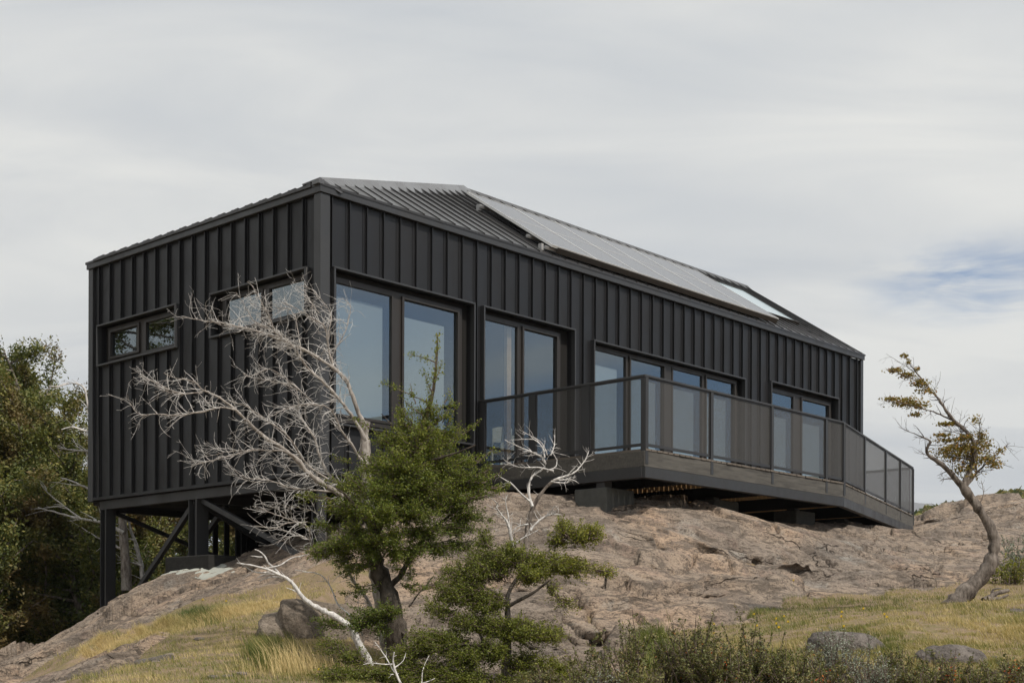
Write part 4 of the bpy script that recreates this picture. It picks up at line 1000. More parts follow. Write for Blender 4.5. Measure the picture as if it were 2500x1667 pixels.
# ------------------------------------------------------------------ the bleached, wind-combed dead tree
rng = np.random.default_rng(11)
YD = 14.3
dead = plant('dead_tree', P(945, 1600, YD), label='large leafless tree with bleached branches combed to the left before the black house', cat='dead tree')
DB = [  # (points, Y offset, dY, r0, r1)
 ([(950,1615),(940,1540),(928,1460),(915,1380),(905,1300),(898,1220),(893,1150),(890,1090),(886.7,1032)], 0.15, 0.1, 0.085, 0.050),
 ([(886.7,1032),(869,994),(856,951),(841,920),(818,900),(777,874),(749,857),(708,839),(670,826),(626.5,805.6),(590,800),(555,793),(504,785),(448,775)], 0.25, -0.3, 0.045, 0.004),
 ([(818,905),(807.6,869),(825.5,844),(843,813),(855,777.5),(858.7,747),(845,735),(833,729)], 0.2, 0.3, 0.016, 0.003),
 ([(810,885),(800,840),(797,798),(775,785),(759,777.5),(733.7,757),(700,745),(683,738)], 0.2, -0.3, 0.020, 0.003),
 ([(801,830),(806,790),(810,762),(785,734),(772,715),(759,701),(728.6,694.6)], 0.2, 0.2, 0.014, 0.0025),
 ([(780,765),(752,730),(745,712),(726,700)], 0.1, 0.2, 0.008, 0.0025),
 ([(893,1075),(869,1027.6),(848,999.5),(823,966),(784.7,928),(754,902.6),(733.7,872),(720,845),(698,828.6),(662,803),(665,782.7),(644.4,747),(629,724),(616,691),(601,684)], 0.05, -0.5, 0.036, 0.003),
 ([(720,848),(690,815),(655,800),(620,790),(598,748),(580,715),(575,712)], -0.2, -0.3, 0.012, 0.003),
 ([(700,828),(640,812),(600,800),(540,795),(500,770),(520,750)], -0.2, -0.1, 0.010, 0.003),
 ([(733,875),(735,850),(725,800),(723,770),(700,745),(650,760),(610,735)], -0.3, 0.3, 0.010, 0.003),
 ([(900,1235),(860,1220),(818,1200),(797.4,1187),(759,1162),(721,1118),(698,1098),(649.5,1070),(616,1042),(586,1011),(560,993),(530,970),(494,958),(486,950),(473.5,933),(443,928),(427.5,932),(397,915)], 0.0, -0.9, 0.060, 0.004),
 ([(575,1000),(560,993),(529.6,996),(491,1006),(443,1014),(376.5,1011),(343,1017.6),(320,996),(312.8,965)], -0.55, -0.3, 0.019, 0.003),
 ([(494,958),(460,962),(427.5,960),(412,953.6),(397,936),(371,936),(355,925),(341,918)], -0.75, -0.2, 0.014, 0.003),
 ([(460,962),(430,958),(400,955),(390,948),(383,940)], -0.78, 0.2, 0.008, 0.0025),
 ([(895,1225),(865,1205),(830.6,1182),(800,1159),(779.6,1113),(767,1065),(739,1024),(728.6,1008.7),(729,983),(726,950)], 0.2, 0.3, 0.038, 0.006),
 ([(800,1170),(754,1139),(730,1110),(718,1082.7),(700,1060),(682.7,1047),(644,1019),(620,1000),(593,985.7),(555,978)], 0.0, -0.6, 0.024, 0.004),
 ([(896,1140),(871,1108),(861,1082.7),(835.7,1059.7),(820,1016),(805,993),(772,988),(740,987),(708,993),(680,1003),(657,1019)], 0.15, -0.4, 0.026, 0.004),
 ([(772,988),(749,965),(721,945),(698,920),(657,895),(610,922),(595,908)], 0.0, -0.3, 0.014, 0.003),
 ([(735,955),(690,935),(650,925),(620,924),(592,912)], 0.0, 0.2, 0.009, 0.003),
 ([(721,1118),(698,1100),(650,1098),(606,1098),(580,1108),(542,1116),(500,1128),(466,1136)], -0.3, -0.5, 0.018, 0.004),
 ([(606,1100),(570,1100),(530,1108),(486,1118)], -0.45, 0.0, 0.009, 0.003),
 ([(820,1200),(782,1197.5),(740,1195),(708,1192),(680,1180),(657,1172),(620,1168),(593,1167),(570,1145)], 0.0, -0.5, 0.020, 0.004),
 ([(657,1174),(630,1178),(600,1172),(560,1150)], -0.2, -0.3, 0.008, 0.003),
 ([(797,1190),(775,1165),(742,1160),(715,1155),(690,1140),(672,1120),(655,1112)], 0.0, 0.3, 0.012, 0.003),
 ([(940,1560),(905,1475),(880.5,1438),(855.6,1411.7),(848,1369.6),(840,1350),(823,1341),(805,1343),(785,1350.5),(768,1340),(760,1325.6),(752,1316),(763.8,1297),(748.5,1276),(708,1264),(679.6,1255),(641,1239.5),(618,1230)], -0.1, -0.4, 0.036, 0.004),
 ([(752,1274),(720,1275),(698.7,1274),(680,1286),(670,1291),(645,1285),(620,1279.7)], -0.4, -0.2, 0.016, 0.004),
 ([(753,1316),(740,1305),(723.6,1300.7),(708,1312),(690,1318),(672,1324.6)], -0.35, -0.1, 0.011, 0.004),
 ([(700,1262),(690,1245),(660,1238),(640,1228)], -0.4, -0.1, 0.009, 0.003),
 ([(785,1345),(800,1315),(797,1290),(790,1265),(775,1250),(740,1240),(700,1240),(665,1228)], -0.3, -0.2, 0.012, 0.003),
]
db_l = []; tw = []
for pts, oy, dy, r0, r1 in DB:
    l_ = limb(pts, YD + oy, dy, r0 * (0.55 if r0 < 0.08 else 0.85), r1 * (0.7 if r0 < 0.08 else 1), rng, 0.05, 0.012); db_l.append(l_)
tube_obj('trunk', [db_l[0]], M['bark_old'], dead, 9)
tube_obj('limbs', db_l[1:], M['bark_old'], dead, 7)
for i, l_ in enumerate(db_l):
    if i == 0: continue
    st = 0.12
    dn = 40 if i not in (10,) else 24
    t1 = shoots(l_, rng, dn, 0.34, 0.0042, bias=0.75, spread=0.85, start=st, up=0.30, n=9, curl=1.1)
    t2 = []
    for q in t1: t2 += shoots(q, rng, 8.5, 0.13, 0.0034, bias=0.45, spread=0.95, start=0.25, n=6, curl=1.1)
    tw += t1 + t2
# short snags and a few upright spurs on the windward side
for i in (1, 2, 6, 16):
    tw += shoots(db_l[i], rng, 3.5, 0.22, 0.0045, bias=-0.35, spread=0.9, up=0.5, start=0.1, n=6)
tube_obj('twigs', tw, M['bark_dead'], dead, 4)
finish(dead)

# the white dead branch reaching left, low down
rng = np.random.default_rng(17)
YB = 13.4
low = plant('dead_sapling', P(905, 1625, YB), label='low bleached white dead stem arching left over the boulder', cat='dead tree')
LB = [([(905,1625),(897,1606),(885,1590),(872.6,1565),(860,1535),(839.6,1516),(812,1500),(787,1489.6),(762,1475),(740.7,1460),(728,1442),(721,1430),(705,1412),(688,1405),(665,1394),(645,1387),(625,1382),(605,1378),(579,1374)], 0, -0.3, 0.045, 0.005),
      ([(688,1407),(670,1385),(655,1375),(648,1372),(651,1358),(640,1348),(622,1340)], -0.15, 0, 0.014, 0.004),
      ([(690,1410),(665,1407),(650,1409),(632,1418)], -0.2, 0, 0.010, 0.003), ([(688,1404),(660,1400),(635,1402),(628,1410)], -0.2, 0.1, 0.009, 0.003),
      ([(660,1395),(630,1400),(600,1385),(592,1378)], -0.2, -0.1, 0.010, 0.003), ([(640,1360),(626,1357),(612,1357)], -0.2, -0.1, 0.007, 0.003),
      ([(648,1388),(690,1378),(705,1362),(735,1356),(755,1352)], -0.2, 0.2, 0.009, 0.003),
      ([(885,1550),(868,1520),(845,1490),(825,1480),(812,1440),(790,1405),(775,1398),(720,1390)], 0.1, 0.3, 0.011, 0.004), ([(727,1445),(712,1438),(700,1434)], -0.1, 0, 0.008, 0.003)]
ll = [limb(p, YB + oy, dy, a_, b_, rng, 0.04, 0.006) for p, oy, dy, a_, b_ in LB]
tube_obj('trunk', [ll[0]], M['bark_dead'], low, 8); tube_obj('limbs', ll[1:], M['bark_dead'], low, 6)
t1 = []
for q in ll: t1 += shoots(q, rng, 7, 0.13, 0.005, bias=0.6, spread=0.7, start=0.55, n=5)
tube_obj('twigs', t1, M['bark_dead'], low, 4); finish(low)

# ------------------------------------------------------------------ leafy crowns
def pad_twigs(rng, origin, cen, ext, k, r=0.0055, wind=WIND, wb=0.25, n=7, sub=6.0, subL=0.14, up=0.25):
    """branchlets that fan out from origin through an ellipsoidal pad"""
    out = []
    cen = np.asarray(cen); ext = np.asarray(ext)
    for _ in range(k):
        d = rng.normal(size=3); d /= np.linalg.norm(d); rad = rng.uniform(0.25, 1.0) ** 0.45
        tip = cen + d * ext * rad * rng.uniform(0.75, 1.12)
        st = cen + (origin - cen) * rng.uniform(0.25, 0.9) + rng.normal(size=3) * ext * 0.12
        mid = (st + tip) / 2 + np.array([0, 0, -0.10 * ext[2]]) + rng.normal(size=3) * ext * 0.10
        u = np.linspace(0, 1, n)[:, None]
        q = (1 - u) ** 2 * st + 2 * u * (1 - u) * mid + u ** 2 * tip + rng.normal(0, 0.006, (n, 3))
        q += wind[None, :] * wb * (u ** 2) * 0.12
        out.append((q, np.linspace(r, 0.0012, n)))
    sb = []
    for q in out: sb += shoots(q, rng, sub, subL, 0.0022, bias=0.2, spread=1.0, start=0.3, n=4, up=up, curl=0.5)
    return out, sb
def PW_(px, py, Y, rx, ry, rz):
    return P(px, py, Y), np.array([rx / F_PX * Y, rz, ry / F_PX * Y])

rng = np.random.default_rng(23)
YG = 13.7
gt = plant('beech_tree', P(965, 1610, YG), label='bushy green wind-bent tree with a thin leader before the big window', cat='tree')
GB = [([(975,1640),(965,1590),(968,1540),(962,1490),(945,1440),(925,1400),(912,1350),(915,1290),(935,1230),(965,1160),(1000,1100),(1025,1050),(1043,1005),(1054,966),(1062,900),(1066,850),(1066,815)], 0, 0.1, 0.135, 0.003),
      ([(945,1440),(985,1395),(1010,1340),(1060,1290),(1120,1240),(1175,1190)], 0, 0.3, 0.035, 0.006), ([(915,1300),(880,1250),(850,1210),(820,1190)], 0, -0.3, 0.03, 0.006),
      ([(935,1230),(900,1170),(890,1120),(870,1100)], 0, 0.2, 0.025, 0.006), ([(965,1160),(1030,1130),(1100,1110),(1160,1085)], 0, -0.2, 0.025, 0.006),
      ([(915,1330),(870,1330),(820,1340),(780,1345)], 0, -0.3, 0.03, 0.006), ([(962,1490),(930,1510),(880,1515),(820,1510)], -0.1, -0.3, 0.03, 0.006),
      ([(968,1530),(1000,1560),(1040,1560)], 0, -0.3, 0.02, 0.005), ([(1000,1100),(960,1040),(930,1010)], 0, 0.2, 0.015, 0.003),
      ([(998,1480),(1030,1440),(1060,1405)], 0.1, 0.2, 0.012, 0.004), ([(1010,1340),(1060,1330),(1120,1310)], 0.1, -0.2, 0.016, 0.004)]
gl_ = [limb(p, YG + oy, dy, a_, b_, rng, 0.06, 0.012, 0.75) for p, oy, dy, a_, b_ in GB]
tube_obj('trunk', [gl_[0]], M['bark_dark'], gt, 10); tube_obj('limbs', gl_[1:], M['bark_dark'], gt, 7)
PADS = [ # px, py, dY, rx, ry, rz, count, origin px,py
 (1052,985,0,26,50,0.08,14,1045,1030),(1030,1020,0,55,45,0.14,22,1035,1060),(990,1015,0,42,36,0.14,14,1010,1060),(1095,1000,0,40,35,0.12,12,1040,1060),
 (965,1070,.1,60,42,0.24,38,990,1110),(1040,1075,-.1,85,55,0.34,74,1000,1120),(1110,1060,.2,50,35,0.22,26,1050,1110),
 (915,1130,0,62,36,0.28,36,945,1165),(985,1130,-.3,90,48,0.34,80,960,1170),(1090,1135,.1,85,48,0.34,74,1020,1150),(1150,1120,.3,45,30,0.25,24,1090,1140),
 (858,1180,.1,56,30,0.3,30,910,1195),(940,1190,-.3,90,46,0.4,82,940,1220),(1050,1185,-.1,95,48,0.4,86,980,1200),(1150,1170,.2,62,32,0.3,46,1080,1190),(1200,1150,.3,30,22,0.18,12,1150,1170),
 (840,1235,0,55,40,0.34,44,900,1240),(930,1250,-.4,80,44,0.4,74,930,1270),(1030,1245,-.2,90,44,0.4,78,960,1260),(1130,1225,.1,80,38,0.34,62,1050,1250),(1185,1200,.2,38,26,0.2,18,1130,1220),
 (870,1300,-.1,60,36,0.34,42,910,1310),(950,1315,-.3,75,38,0.36,60,930,1320),(1050,1300,-.1,70,34,0.3,46,980,1300),(1130,1285,.1,55,28,0.25,32,1060,1290),(905,1355,-.2,60,26,0.28,30,920,1340),(985,1360,-.2,55,28,0.25,30,950,1350),
 (800,1340,-.2,70,20,0.26,26,870,1335),(830,1370,-.1,45,22,0.22,18,870,1350),(770,1360,-.2,40,16,0.2,10,820,1345),(848,1395,-.1,28,20,0.16,10,870,1370),
 (905,1500,-.3,70,24,0.26,38,950,1505),(960,1485,-.3,42,18,0.2,20,960,1490),(870,1530,-.3,60,20,0.24,22,930,1515),(930,1540,-.3,30,30,0.16,16,950,1520),
 (800,1520,-.2,55,22,0.22,16,880,1515),(1030,1440,.1,70,20,.2,10,960,1420),(870,1445,-.2,60,18,.2,10,930,1430),(1160,1330,.2,60,22,.25,22,1060,1330),(1230,1190,.3,30,16,.16,8,1170,1190),(1090,1340,.1,60,26,.28,30,1000,1330),(1010,1345,-.2,60,26,.28,34,960,1340),(850,1330,-.2,70,26,.3,34,910,1330),(1160,1260,.2,60,22,.25,28,1080,1270),(880,1385,-.2,50,18,.2,14,915,1370),(780,1285,0,45,16,.2,10,840,1290),(760,1210,.1,40,12,.15,6,820,1220),(1000,1400,0,40,26,0.18,9,985,1390)]
T1 = []; T2 = []
for px_, py_, dY_, rx, ry, rz, k, ox, oy in PADS:
    c_, e_ = PW_(px_, py_, YG + dY_, rx * 1.08, ry * 1.08, rz)
    a_, b_ = pad_twigs(rng, P(ox, oy, YG + dY_ * 0.5), c_, e_, int(k * 1.05)); T1 += a_; T2 += b_
# the leader and its side shoots
for pts in ([(1054,966),(1061,905),(1065,860),(1067,812)], [(1064,885),(1035,872),(998,866)], [(1050,985),(1000,962),(960,945),(927,933)], [(1056,960),(1040,925),(1033,905)], [(1060,930),(1075,905),(1078,880)], [(1090,1040),(1110,1000),(1120,975)], [(1130,1060),(1160,1040),(1172,1022)], [(905,1045),(880,1030),(860,1020)],
            [(1165,1130),(1200,1100),(1215,1090)],[(1180,1180),(1215,1160),(1232,1140)],[(1040,1020),(1000,990),(975,965)],[(860,1130),(830,1120),(812,1118)],[(1150,1215),(1200,1210),(1225,1192)],[(1130,1250),(1180,1260),(1200,1275)],[(1015,985),(1005,960),(1003,935)],[(1085,985),(1098,962),(1100,945)]):
    q = limb(pts, YG, 0.05, 0.006, 0.0015, rng, 0.04, 0.006); T1.append(q); T2 += shoots(q, rng, 26, 0.07, 0.0018, bias=0.2, spread=0.9, n=4)
tube_obj('branchlets', T1 + T2, M['twig'], gt, 4)
C1, D1, _ = leaves_on(T1, rng, 190, 0.02, 0.2, 0.018); C2, D2, _ = leaves_on(T2, rng, 230, 0.02, 0.0, 0.014)
CC = np.concatenate([C1, C2]); DD = np.concatenate([D1, D2])
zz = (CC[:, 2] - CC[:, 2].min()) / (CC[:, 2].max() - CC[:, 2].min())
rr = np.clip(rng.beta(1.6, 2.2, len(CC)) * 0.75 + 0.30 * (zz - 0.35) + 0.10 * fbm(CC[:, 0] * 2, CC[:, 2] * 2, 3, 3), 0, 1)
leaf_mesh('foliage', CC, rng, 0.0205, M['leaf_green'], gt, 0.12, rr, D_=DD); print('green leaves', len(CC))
finish(gt)

# smaller tree right of it, half dead
rng = np.random.default_rng(31)
YS = 12.9
st = plant('beech_shrub', P(1235, 1680, YS), label='low spreading olive-green tree on twisted dark stems before the granite face', cat='tree')
SB = [([(1238,1690),(1236,1640),(1238,1590),(1240,1545),(1243,1500),(1238,1470),(1245,1440),(1262,1410),(1290,1390)], 0, 0.2, 0.058, 0.014),
      ([(1243,1478),(1262,1466),(1290,1455),(1315,1440),(1322,1430),(1340,1418)], 0, -0.1, 0.022, 0.008), ([(1238,1470),(1215,1450),(1180,1430),(1140,1410)], 0, 0.1, 0.02, 0.006),
      ([(1170,1680),(1150,1640),(1165,1610),(1180,1575),(1170,1540),(1150,1500)], -0.2, 0.1, 0.04, 0.008), ([(1370,1308),(1390,1318),(1408,1328),(1430,1328),(1445,1318)], 0.2, 0.1, 0.013, 0.006),
      ([(1290,1390),(1340,1370),(1400,1385),(1460,1392)], 0.1, 0.2, 0.014, 0.004), ([(1300,1385),(1330,1350),(1370,1320),(1400,1326)], 0.1, 0.2, 0.012, 0.006), ([(1240,1560),(1280,1540),(1330,1540)], 0, 0.1, 0.016, 0.005), ([(1180,1575),(1120,1570),(1070,1590)], -0.2, -0.1, 0.018, 0.005)]
sl_ = [limb(p, YS + oy, dy, a_, b_, rng, 0.05, 0.012, 0.8) for p, oy, dy, a_, b_ in SB]
tube_obj('trunk', [sl_[0], sl_[3]], M['bark_rough'], st, 9); tube_obj('limbs', sl_[1:3] + sl_[4:], M['bark_dark'], st, 6)
PADS = [(1180,1370,.2,75,26,.26,40,1230,1420),(1130,1400,.1,70,28,.26,38,1200,1420),(1250,1350,.2,65,22,.24,34,1270,1390),(1330,1375,.2,75,22,.26,44,1300,1395),(1410,1385,.3,55,18,.22,26,1350,1390),(1290,1400,0,50,22,.24,26,1280,1410),
 (1375,1285,.3,28,18,.15,14,1385,1315),(1420,1300,.3,45,20,.18,26,1410,1325),(1460,1300,.3,22,16,.12,8,1440,1320),(1355,1318,.3,28,12,.13,10,1380,1320),(1480,1395,.3,25,10,.1,5,1450,1392),(1175,1310,.3,30,22,.15,8,1200,1350),
 (1110,1450,0,65,26,.26,34,1190,1440),(1180,1470,0,62,26,.26,34,1220,1460),(1060,1490,-.1,40,20,.2,8,1120,1500),(1140,1520,-.1,60,24,.24,24,1170,1530),(1210,1530,-.1,60,26,.25,34,1230,1540),(1290,1540,-.1,60,24,.24,34,1240,1550),(1350,1550,0,40,20,.2,16,1300,1550),
 (1060,1560,-.2,75,24,.26,34,1150,1570),(990,1590,-.2,60,22,.22,16,1080,1590),(1120,1600,-.2,70,28,.28,40,1170,1600),(1200,1590,-.2,60,26,.24,30,1220,1600),(1010,1640,-.3,90,28,.28,36,1120,1640),(1120,1655,-.3,80,26,.28,36,1170,1650),(900,1650,-.3,80,24,.24,24,1000,1650),(850,1600,-.1,50,18,.18,8,900,1620),(820,1650,-.4,80,22,.25,26,920,1660),(1420,1660,-.1,50,24,.2,14,1340,1650),
 (1300,1620,0,60,30,.25,30,1240,1630),(1370,1640,0,50,30,.22,22,1290,1640),(1250,1670,-.1,70,26,.25,26,1240,1680),(1400,1480,.1,22,20,.12,4,1340,1440),(1360,1440,.1,22,22,.1,5,1330,1430),(800,1570,-.1,45,16,.15,5,870,1600)]
T1 = []; T2 = []
for px_, py_, dY_, rx, ry, rz, k, ox, oy in PADS:
    c_, e_ = PW_(px_, py_, YS + dY_, rx * 1.15, ry * 1.55, rz * 1.15)
    a_, b_ = pad_twigs(rng, P(ox, oy, YS + dY_ * 0.5), c_, e_, int(k * 2.9), wb=-0.1); T1 += a_; T2 += b_
tube_obj('branchlets', T1 + T2, M['twig'], st, 4)
C1, D1, _ = leaves_on(T1, rng, 180, 0.02, 0.2, 0.018); C2, D2, _ = leaves_on(T2, rng, 230, 0.02, 0.0, 0.014)
CC = np.concatenate([C1, C2]); DD = np.concatenate([D1, D2])
xx = CC[:, 0]; rr = np.clip(rng.beta(1.6, 2.2, len(CC)) * 0.8 + 0.20 * np.clip((xx - 0.1) * 1.5, -0.6, 1) + 0.10 * fbm(CC[:, 0] * 2, CC[:, 2] * 2, 3, 3), 0, 1)
leaf_mesh('foliage', CC, rng, 0.0195, M['leaf_olive'], st, 0.12, rr, D_=DD); finish(st); print('olive leaves', len(CC))

# its dead white top, a separate stem behind
rng = np.random.default_rng(37)
YW = 14.4
wt_ = plant('dead_tree', P(1284, 1330, YW), label='small bleached dead tree with upswept twigs under the deck corner', cat='dead tree')
WB = [([(1285,1420),(1282,1360),(1286,1297),(1292,1262),(1302,1232),(1312,1215),(1325,1198),(1340,1180),(1352,1172)], 0, 0.1, 0.036, 0.016), ([(1300,1236),(1292,1210),(1290,1180),(1300,1160),(1318,1150)], 0, 0.1, 0.020, 0.008),
      ([(1292,1222),(1272,1205),(1258,1190),(1242,1172),(1222,1168),(1216,1158)], 0, -0.1, 0.012, 0.004), ([(1352,1172),(1380,1162),(1405,1155),(1425,1130),(1438,1112),(1440,1100)], 0, 0.2, 0.014, 0.003),
      ([(1345,1175),(1370,1180),(1395,1178),(1404,1160)], 0, -0.1, 0.010, 0.003), ([(1318,1150),(1335,1140),(1330,1118),(1300,1105),(1262,1090),(1240,1080),(1232,1076)], 0, 0.1, 0.012, 0.003),
      ([(1312,1105),(1290,1100),(1275,1100)], 0, 0, 0.006, 0.002), ([(1330,1118),(1328,1098),(1318,1078),(1295,1070),(1245,1075)], 0, 0.1, 0.009, 0.002), ([(1335,1150),(1360,1140),(1362,1120),(1345,1100),(1338,1096)], 0, 0.1, 0.009, 0.003),
      ([(1336,1110),(1327,1085),(1312,1072),(1290,1060),(1268,1049)], 0, 0, 0.007, 0.002), ([(1345,1112),(1352,1095),(1356,1075),(1352,1062)], 0, 0.1, 0.007, 0.003),
      ([(1250,1330),(1245,1290),(1232,1262),(1216,1245),(1208,1232),(1218,1222)], -0.1, -0.1, 0.020, 0.004), ([(1245,1290),(1240,1250),(1232,1222),(1240,1205)], -0.1, 0, 0.010, 0.003),
      ([(1294,1295),(1310,1275),(1325,1262),(1345,1255),(1368,1256)], 0.0, 0.2, 0.014, 0.004), ([(1290,1280),(1270,1280),(1255,1288),(1250,1300)], -0.1, 0, 0.009, 0.003), ([(1335,1260),(1348,1245),(1352,1232)], 0.1, 0, 0.006, 0.002),
      ([(1250,1335),(1265,1320),(1290,1305),(1310,1300),(1318,1290)], -0.1, 0, 0.012, 0.003), ([(1365,1172),(1400,1168),(1413,1178)],0,0,0.008,0.003), ([(1352,1150),(1320,1140),(1290,1142),(1262,1140),(1240,1128),(1232,1120)],0,-0.1,0.009,0.003)]
wl_ = [limb(p, YW + oy, dy, a_, b_, rng, 0.04, 0.008) for p, oy, dy, a_, b_ in WB]
tube_obj('trunk', [wl_[0]], M['bark_rough'], wt_, 8); tube_obj('limbs', wl_[1:], M['bark_dead'], wt_, 6)
tw = []
for i, q in enumerate(wl_):
    if i == 0: tw += shoots(q, rng, 8, 0.14, 0.004, bias=0.2, spread=0.9, start=0.6, n=6, curl=0.8); continue
    t1 = shoots(q, rng, 26, 0.17, 0.0042, bias=0.15, spread=0.9, start=0.15, n=6, curl=0.8, up=0.5); tw += t1
    for z in t1: tw += shoots(z, rng, 6, 0.07, 0.003, bias=0.1, spread=0.8, start=0.3, n=4)
tube_obj('twigs', tw, M['bark_dead'], wt_, 4); finish(wt_)

# forked white snag poking out of the shrubs
rng = np.random.default_rng(41)
sn = plant('dead_snag', P(985, 1668, 12.4), label='small forked white dead snag among the low olive shrubs', cat='dead branch')
NB = [([(990,1690),(975,1660),(965,1640),(958,1615),(962,1590)], 0, 0, 0.014, 0.005), ([(965,1640),(952,1625),(950,1615),(930,1585),(915,1565)], 0, 0.1, 0.008, 0.003), ([(958,1620),(935,1622),(900,1615),(888,1622)], 0, -0.1, 0.006, 0.002), ([(962,1630),(985,1615),(990,1592)], 0, 0.1, 0.006, 0.002), ([(960,1645),(952,1645)], 0, 0, 0.006, 0.003), ([(1030,1680),(1030,1650),(1032,1630),(1042,1610),(1048,1600)], 0, 0.1, 0.008, 0.003), ([(1030,1668),(1050,1662),(1062,1655)], 0, 0, 0.006, 0.003)]
nl = [limb(p, 12.4 + oy, dy, a_, b_, rng, 0.04, 0.005) for p, oy, dy, a_, b_ in NB]; tube_obj('stem', nl, M['bark_dead'], sn, 6)
t1 = []
for q in nl: t1 += shoots(q, rng, 9, 0.07, 0.0035, bias=0.1, spread=0.9, start=0.4, n=4)
tube_obj('twigs', t1, M['bark_dead'], sn, 4); finish(sn)

# ------------------------------------------------------------------ wind-bent tree on the right
rng = np.random.default_rng(43)
YR = 16.0
rt = plant('wind_bent_tree', P(2330, 1485, YR), label='crooked wind-bent tree with sparse yellow-green leaves standing alone on the grass', cat='tree')
RB = [([(2312,1500),(2330,1478),(2352,1452),(2387,1418),(2414,1385),(2426,1345),(2428,1318),(2418,1288),(2400,1262),(2386,1240),(2374,1222),(2358,1200),(2345,1180)], 0, 0.0, 0.150, 0.046),
      ([(2345,1182),(2326,1159.5),(2308,1140),(2298.7,1132),(2280,1120),(2262,1108),(2256,1098),(2268,1088),(2272,1076)], 0, -0.1, 0.052, 0.020), ([(2272,1078),(2262,1066),(2250,1070),(2243,1062),(2225,1055),(2205,1049),(2195,1042)], -0.1, -0.1, 0.016, 0.003),
      ([(2352,1190),(2362,1165),(2374,1132),(2382,1100),(2380,1080),(2368,1062),(2350,1045),(2326,1027),(2310,1005),(2299,988),(2288,972),(2276.5,960)], 0, 0.1, 0.055, 0.018), ([(2276.5,960),(2268,945),(2255,928),(2240,914),(2232,905),(2220,885),(2212,870),(2205,866)], 0.1, 0, 0.016, 0.004),
      ([(2262,940),(2245,932),(2225,925),(2205,915),(2190,908),(2171,902)], 0.1, -0.2, 0.010, 0.003), ([(2232,912),(2225,900),(2205,890),(2180,875),(2163,864)], 0.1, 0.1, 0.006, 0.002), ([(2322,1025),(2300,1012),(2278,1006),(2255,998),(2230,990),(2200,980),(2175,978),(2155,974)], 0.1, -0.3, 0.013, 0.003),
      ([(2250,995),(2242,1008),(2235,1014)], 0.0, 0, 0.005, 0.002), ([(2352,1195),(2372,1172),(2388,1150),(2410,1130),(2430,1112),(2445,1098),(2462,1082)], 0, 0.2, 0.026, 0.004), ([(2385,1152),(2380,1128),(2376,1100),(2390,1080),(2395,1050),(2390,1030)], 0, -0.1, 0.018, 0.004),
      ([(2340,1180),(2322,1165),(2305,1168),(2297,1172)], 0, -0.1, 0.014, 0.004), ([(2387,1232),(2398,1225),(2402,1205),(2400,1185),(2396,1172)], 0, 0, 0.010, 0.003), ([(2282,1118),(2262,1110),(2250,1105),(2240,1098)], 0, -0.1, 0.010, 0.003),
      ([(2372,1065),(2350,1058),(2320,1055),(2300,1048)], 0.1, -0.2, 0.010, 0.003), ([(2376,1090),(2350,1085),(2320,1085),(2290,1088)], 0.1, -0.3, 0.011, 0.003), ([(2375,1125),(2350,1118),(2320,1118),(2300,1112)], 0, 0.3, 0.011, 0.003), ([(2276,960),(2290,940),(2298,920),(2298,908)], 0.1, 0, 0.005, 0.0015), ([(2299,990),(2306,965),(2308,948)], 0.1, 0, 0.005, 0.0015),
      ([(2320,1018),(2325,995),(2330,970)], 0.1, 0, 0.005, 0.0015), ([(2340,1038),(2345,1015),(2350,1000)], 0.1, 0, 0.005, 0.0015), ([(2430,1112),(2420,1130),(2440,1135)], 0.1, 0, 0.006, 0.002)]
rl = [limb(p, YR + oy, dy, a_ * (1 if k_ == 0 else 0.75), b_ * (1 if k_ == 0 else 0.75), rng, 0.05, 0.010, 0.40 if k_ == 0 else 0.8) for k_, (p, oy, dy, a_, b_) in enumerate(RB)]
v0, f0 = tubes([rl[0]], 16)
nn_ = 0.016 * fbm(v0[:, 0] * 14 + v0[:, 1] * 9, v0[:, 2] * 4, 4, 8); ax_ = np.repeat(rl[0][0], 16, 0); dv = v0 - ax_; dv /= np.linalg.norm(dv, axis=1)[:, None]
link_mesh('trunk', np_mesh('trunk', v0 + dv * nn_[:, None] * 1.6, f0), M['bark_rough'], rt, smooth=True)
tube_obj('limbs', rl[1:], M['bark_rough'], rt, 7)
T1 = []
for i, q in enumerate(rl[1:], 1):
    ex = {2: 34, 1: 26, 3: 20, 4: 14, 9: 30, 10: 34, 14: 34, 15: 34, 16: 34}.get(i, 16)
    a_ = shoots(q, rng, ex, 0.28 if i in (3, 9, 10, 14, 15, 16) else 0.20, 0.0062, bias=0.25 if i in (9, 10) else 0.45, spread=0.85, start=0.15, n=6, up=0.5, curl=0.6); T1 += a_
T1_ = list(T1); T2 = []
for q in T1_: T2 += shoots(q, rng, 14, 0.12, 0.0038, bias=0.3, spread=0.9, start=0.2, n=4, up=0.4)
tube_obj('twigs', T1 + T2, M['twig_dark'], rt, 4)
LC = []
for px_, py_, rx, ry, k in ((2180,974,22,6,110),(2212,982,30,10,260),(2245,990,25,8,120),(2235,1012,18,5,60),(2185,904,20,6,110),(2215,915,20,7,110),(2245,935,22,10,150),(2262,955,22,8,80),(2208,868,8,6,30),(2217,885,5,8,25),(2240,900,6,6,20),(2310,1035,22,5,130),(2300,1062,22,5,80),(2310,1075,24,5,90),(2380,1025,15,12,40),
                        (2360,1095,45,18,420),(2400,1085,20,20,140),(2330,1110,40,22,240),(2385,1120,30,20,160),(2310,1100,28,14,120),(2350,1145,32,16,130),(2415,1120,28,18,120),(2430,1135,20,10,90),(2395,1060,15,12,60),(2350,1070,26,8,140),(2445,1100,12,10,25),(2370,1160,25,10,50)):
    c_, e_ = PW_(px_, py_, YR + 0.05, rx, ry, 0.16 if rx > 24 else 0.07); LC.append(c_ + rng.normal(size=(int(k * 1.9), 3)) * e_ * 0.5)
LC = np.concatenate(LC)
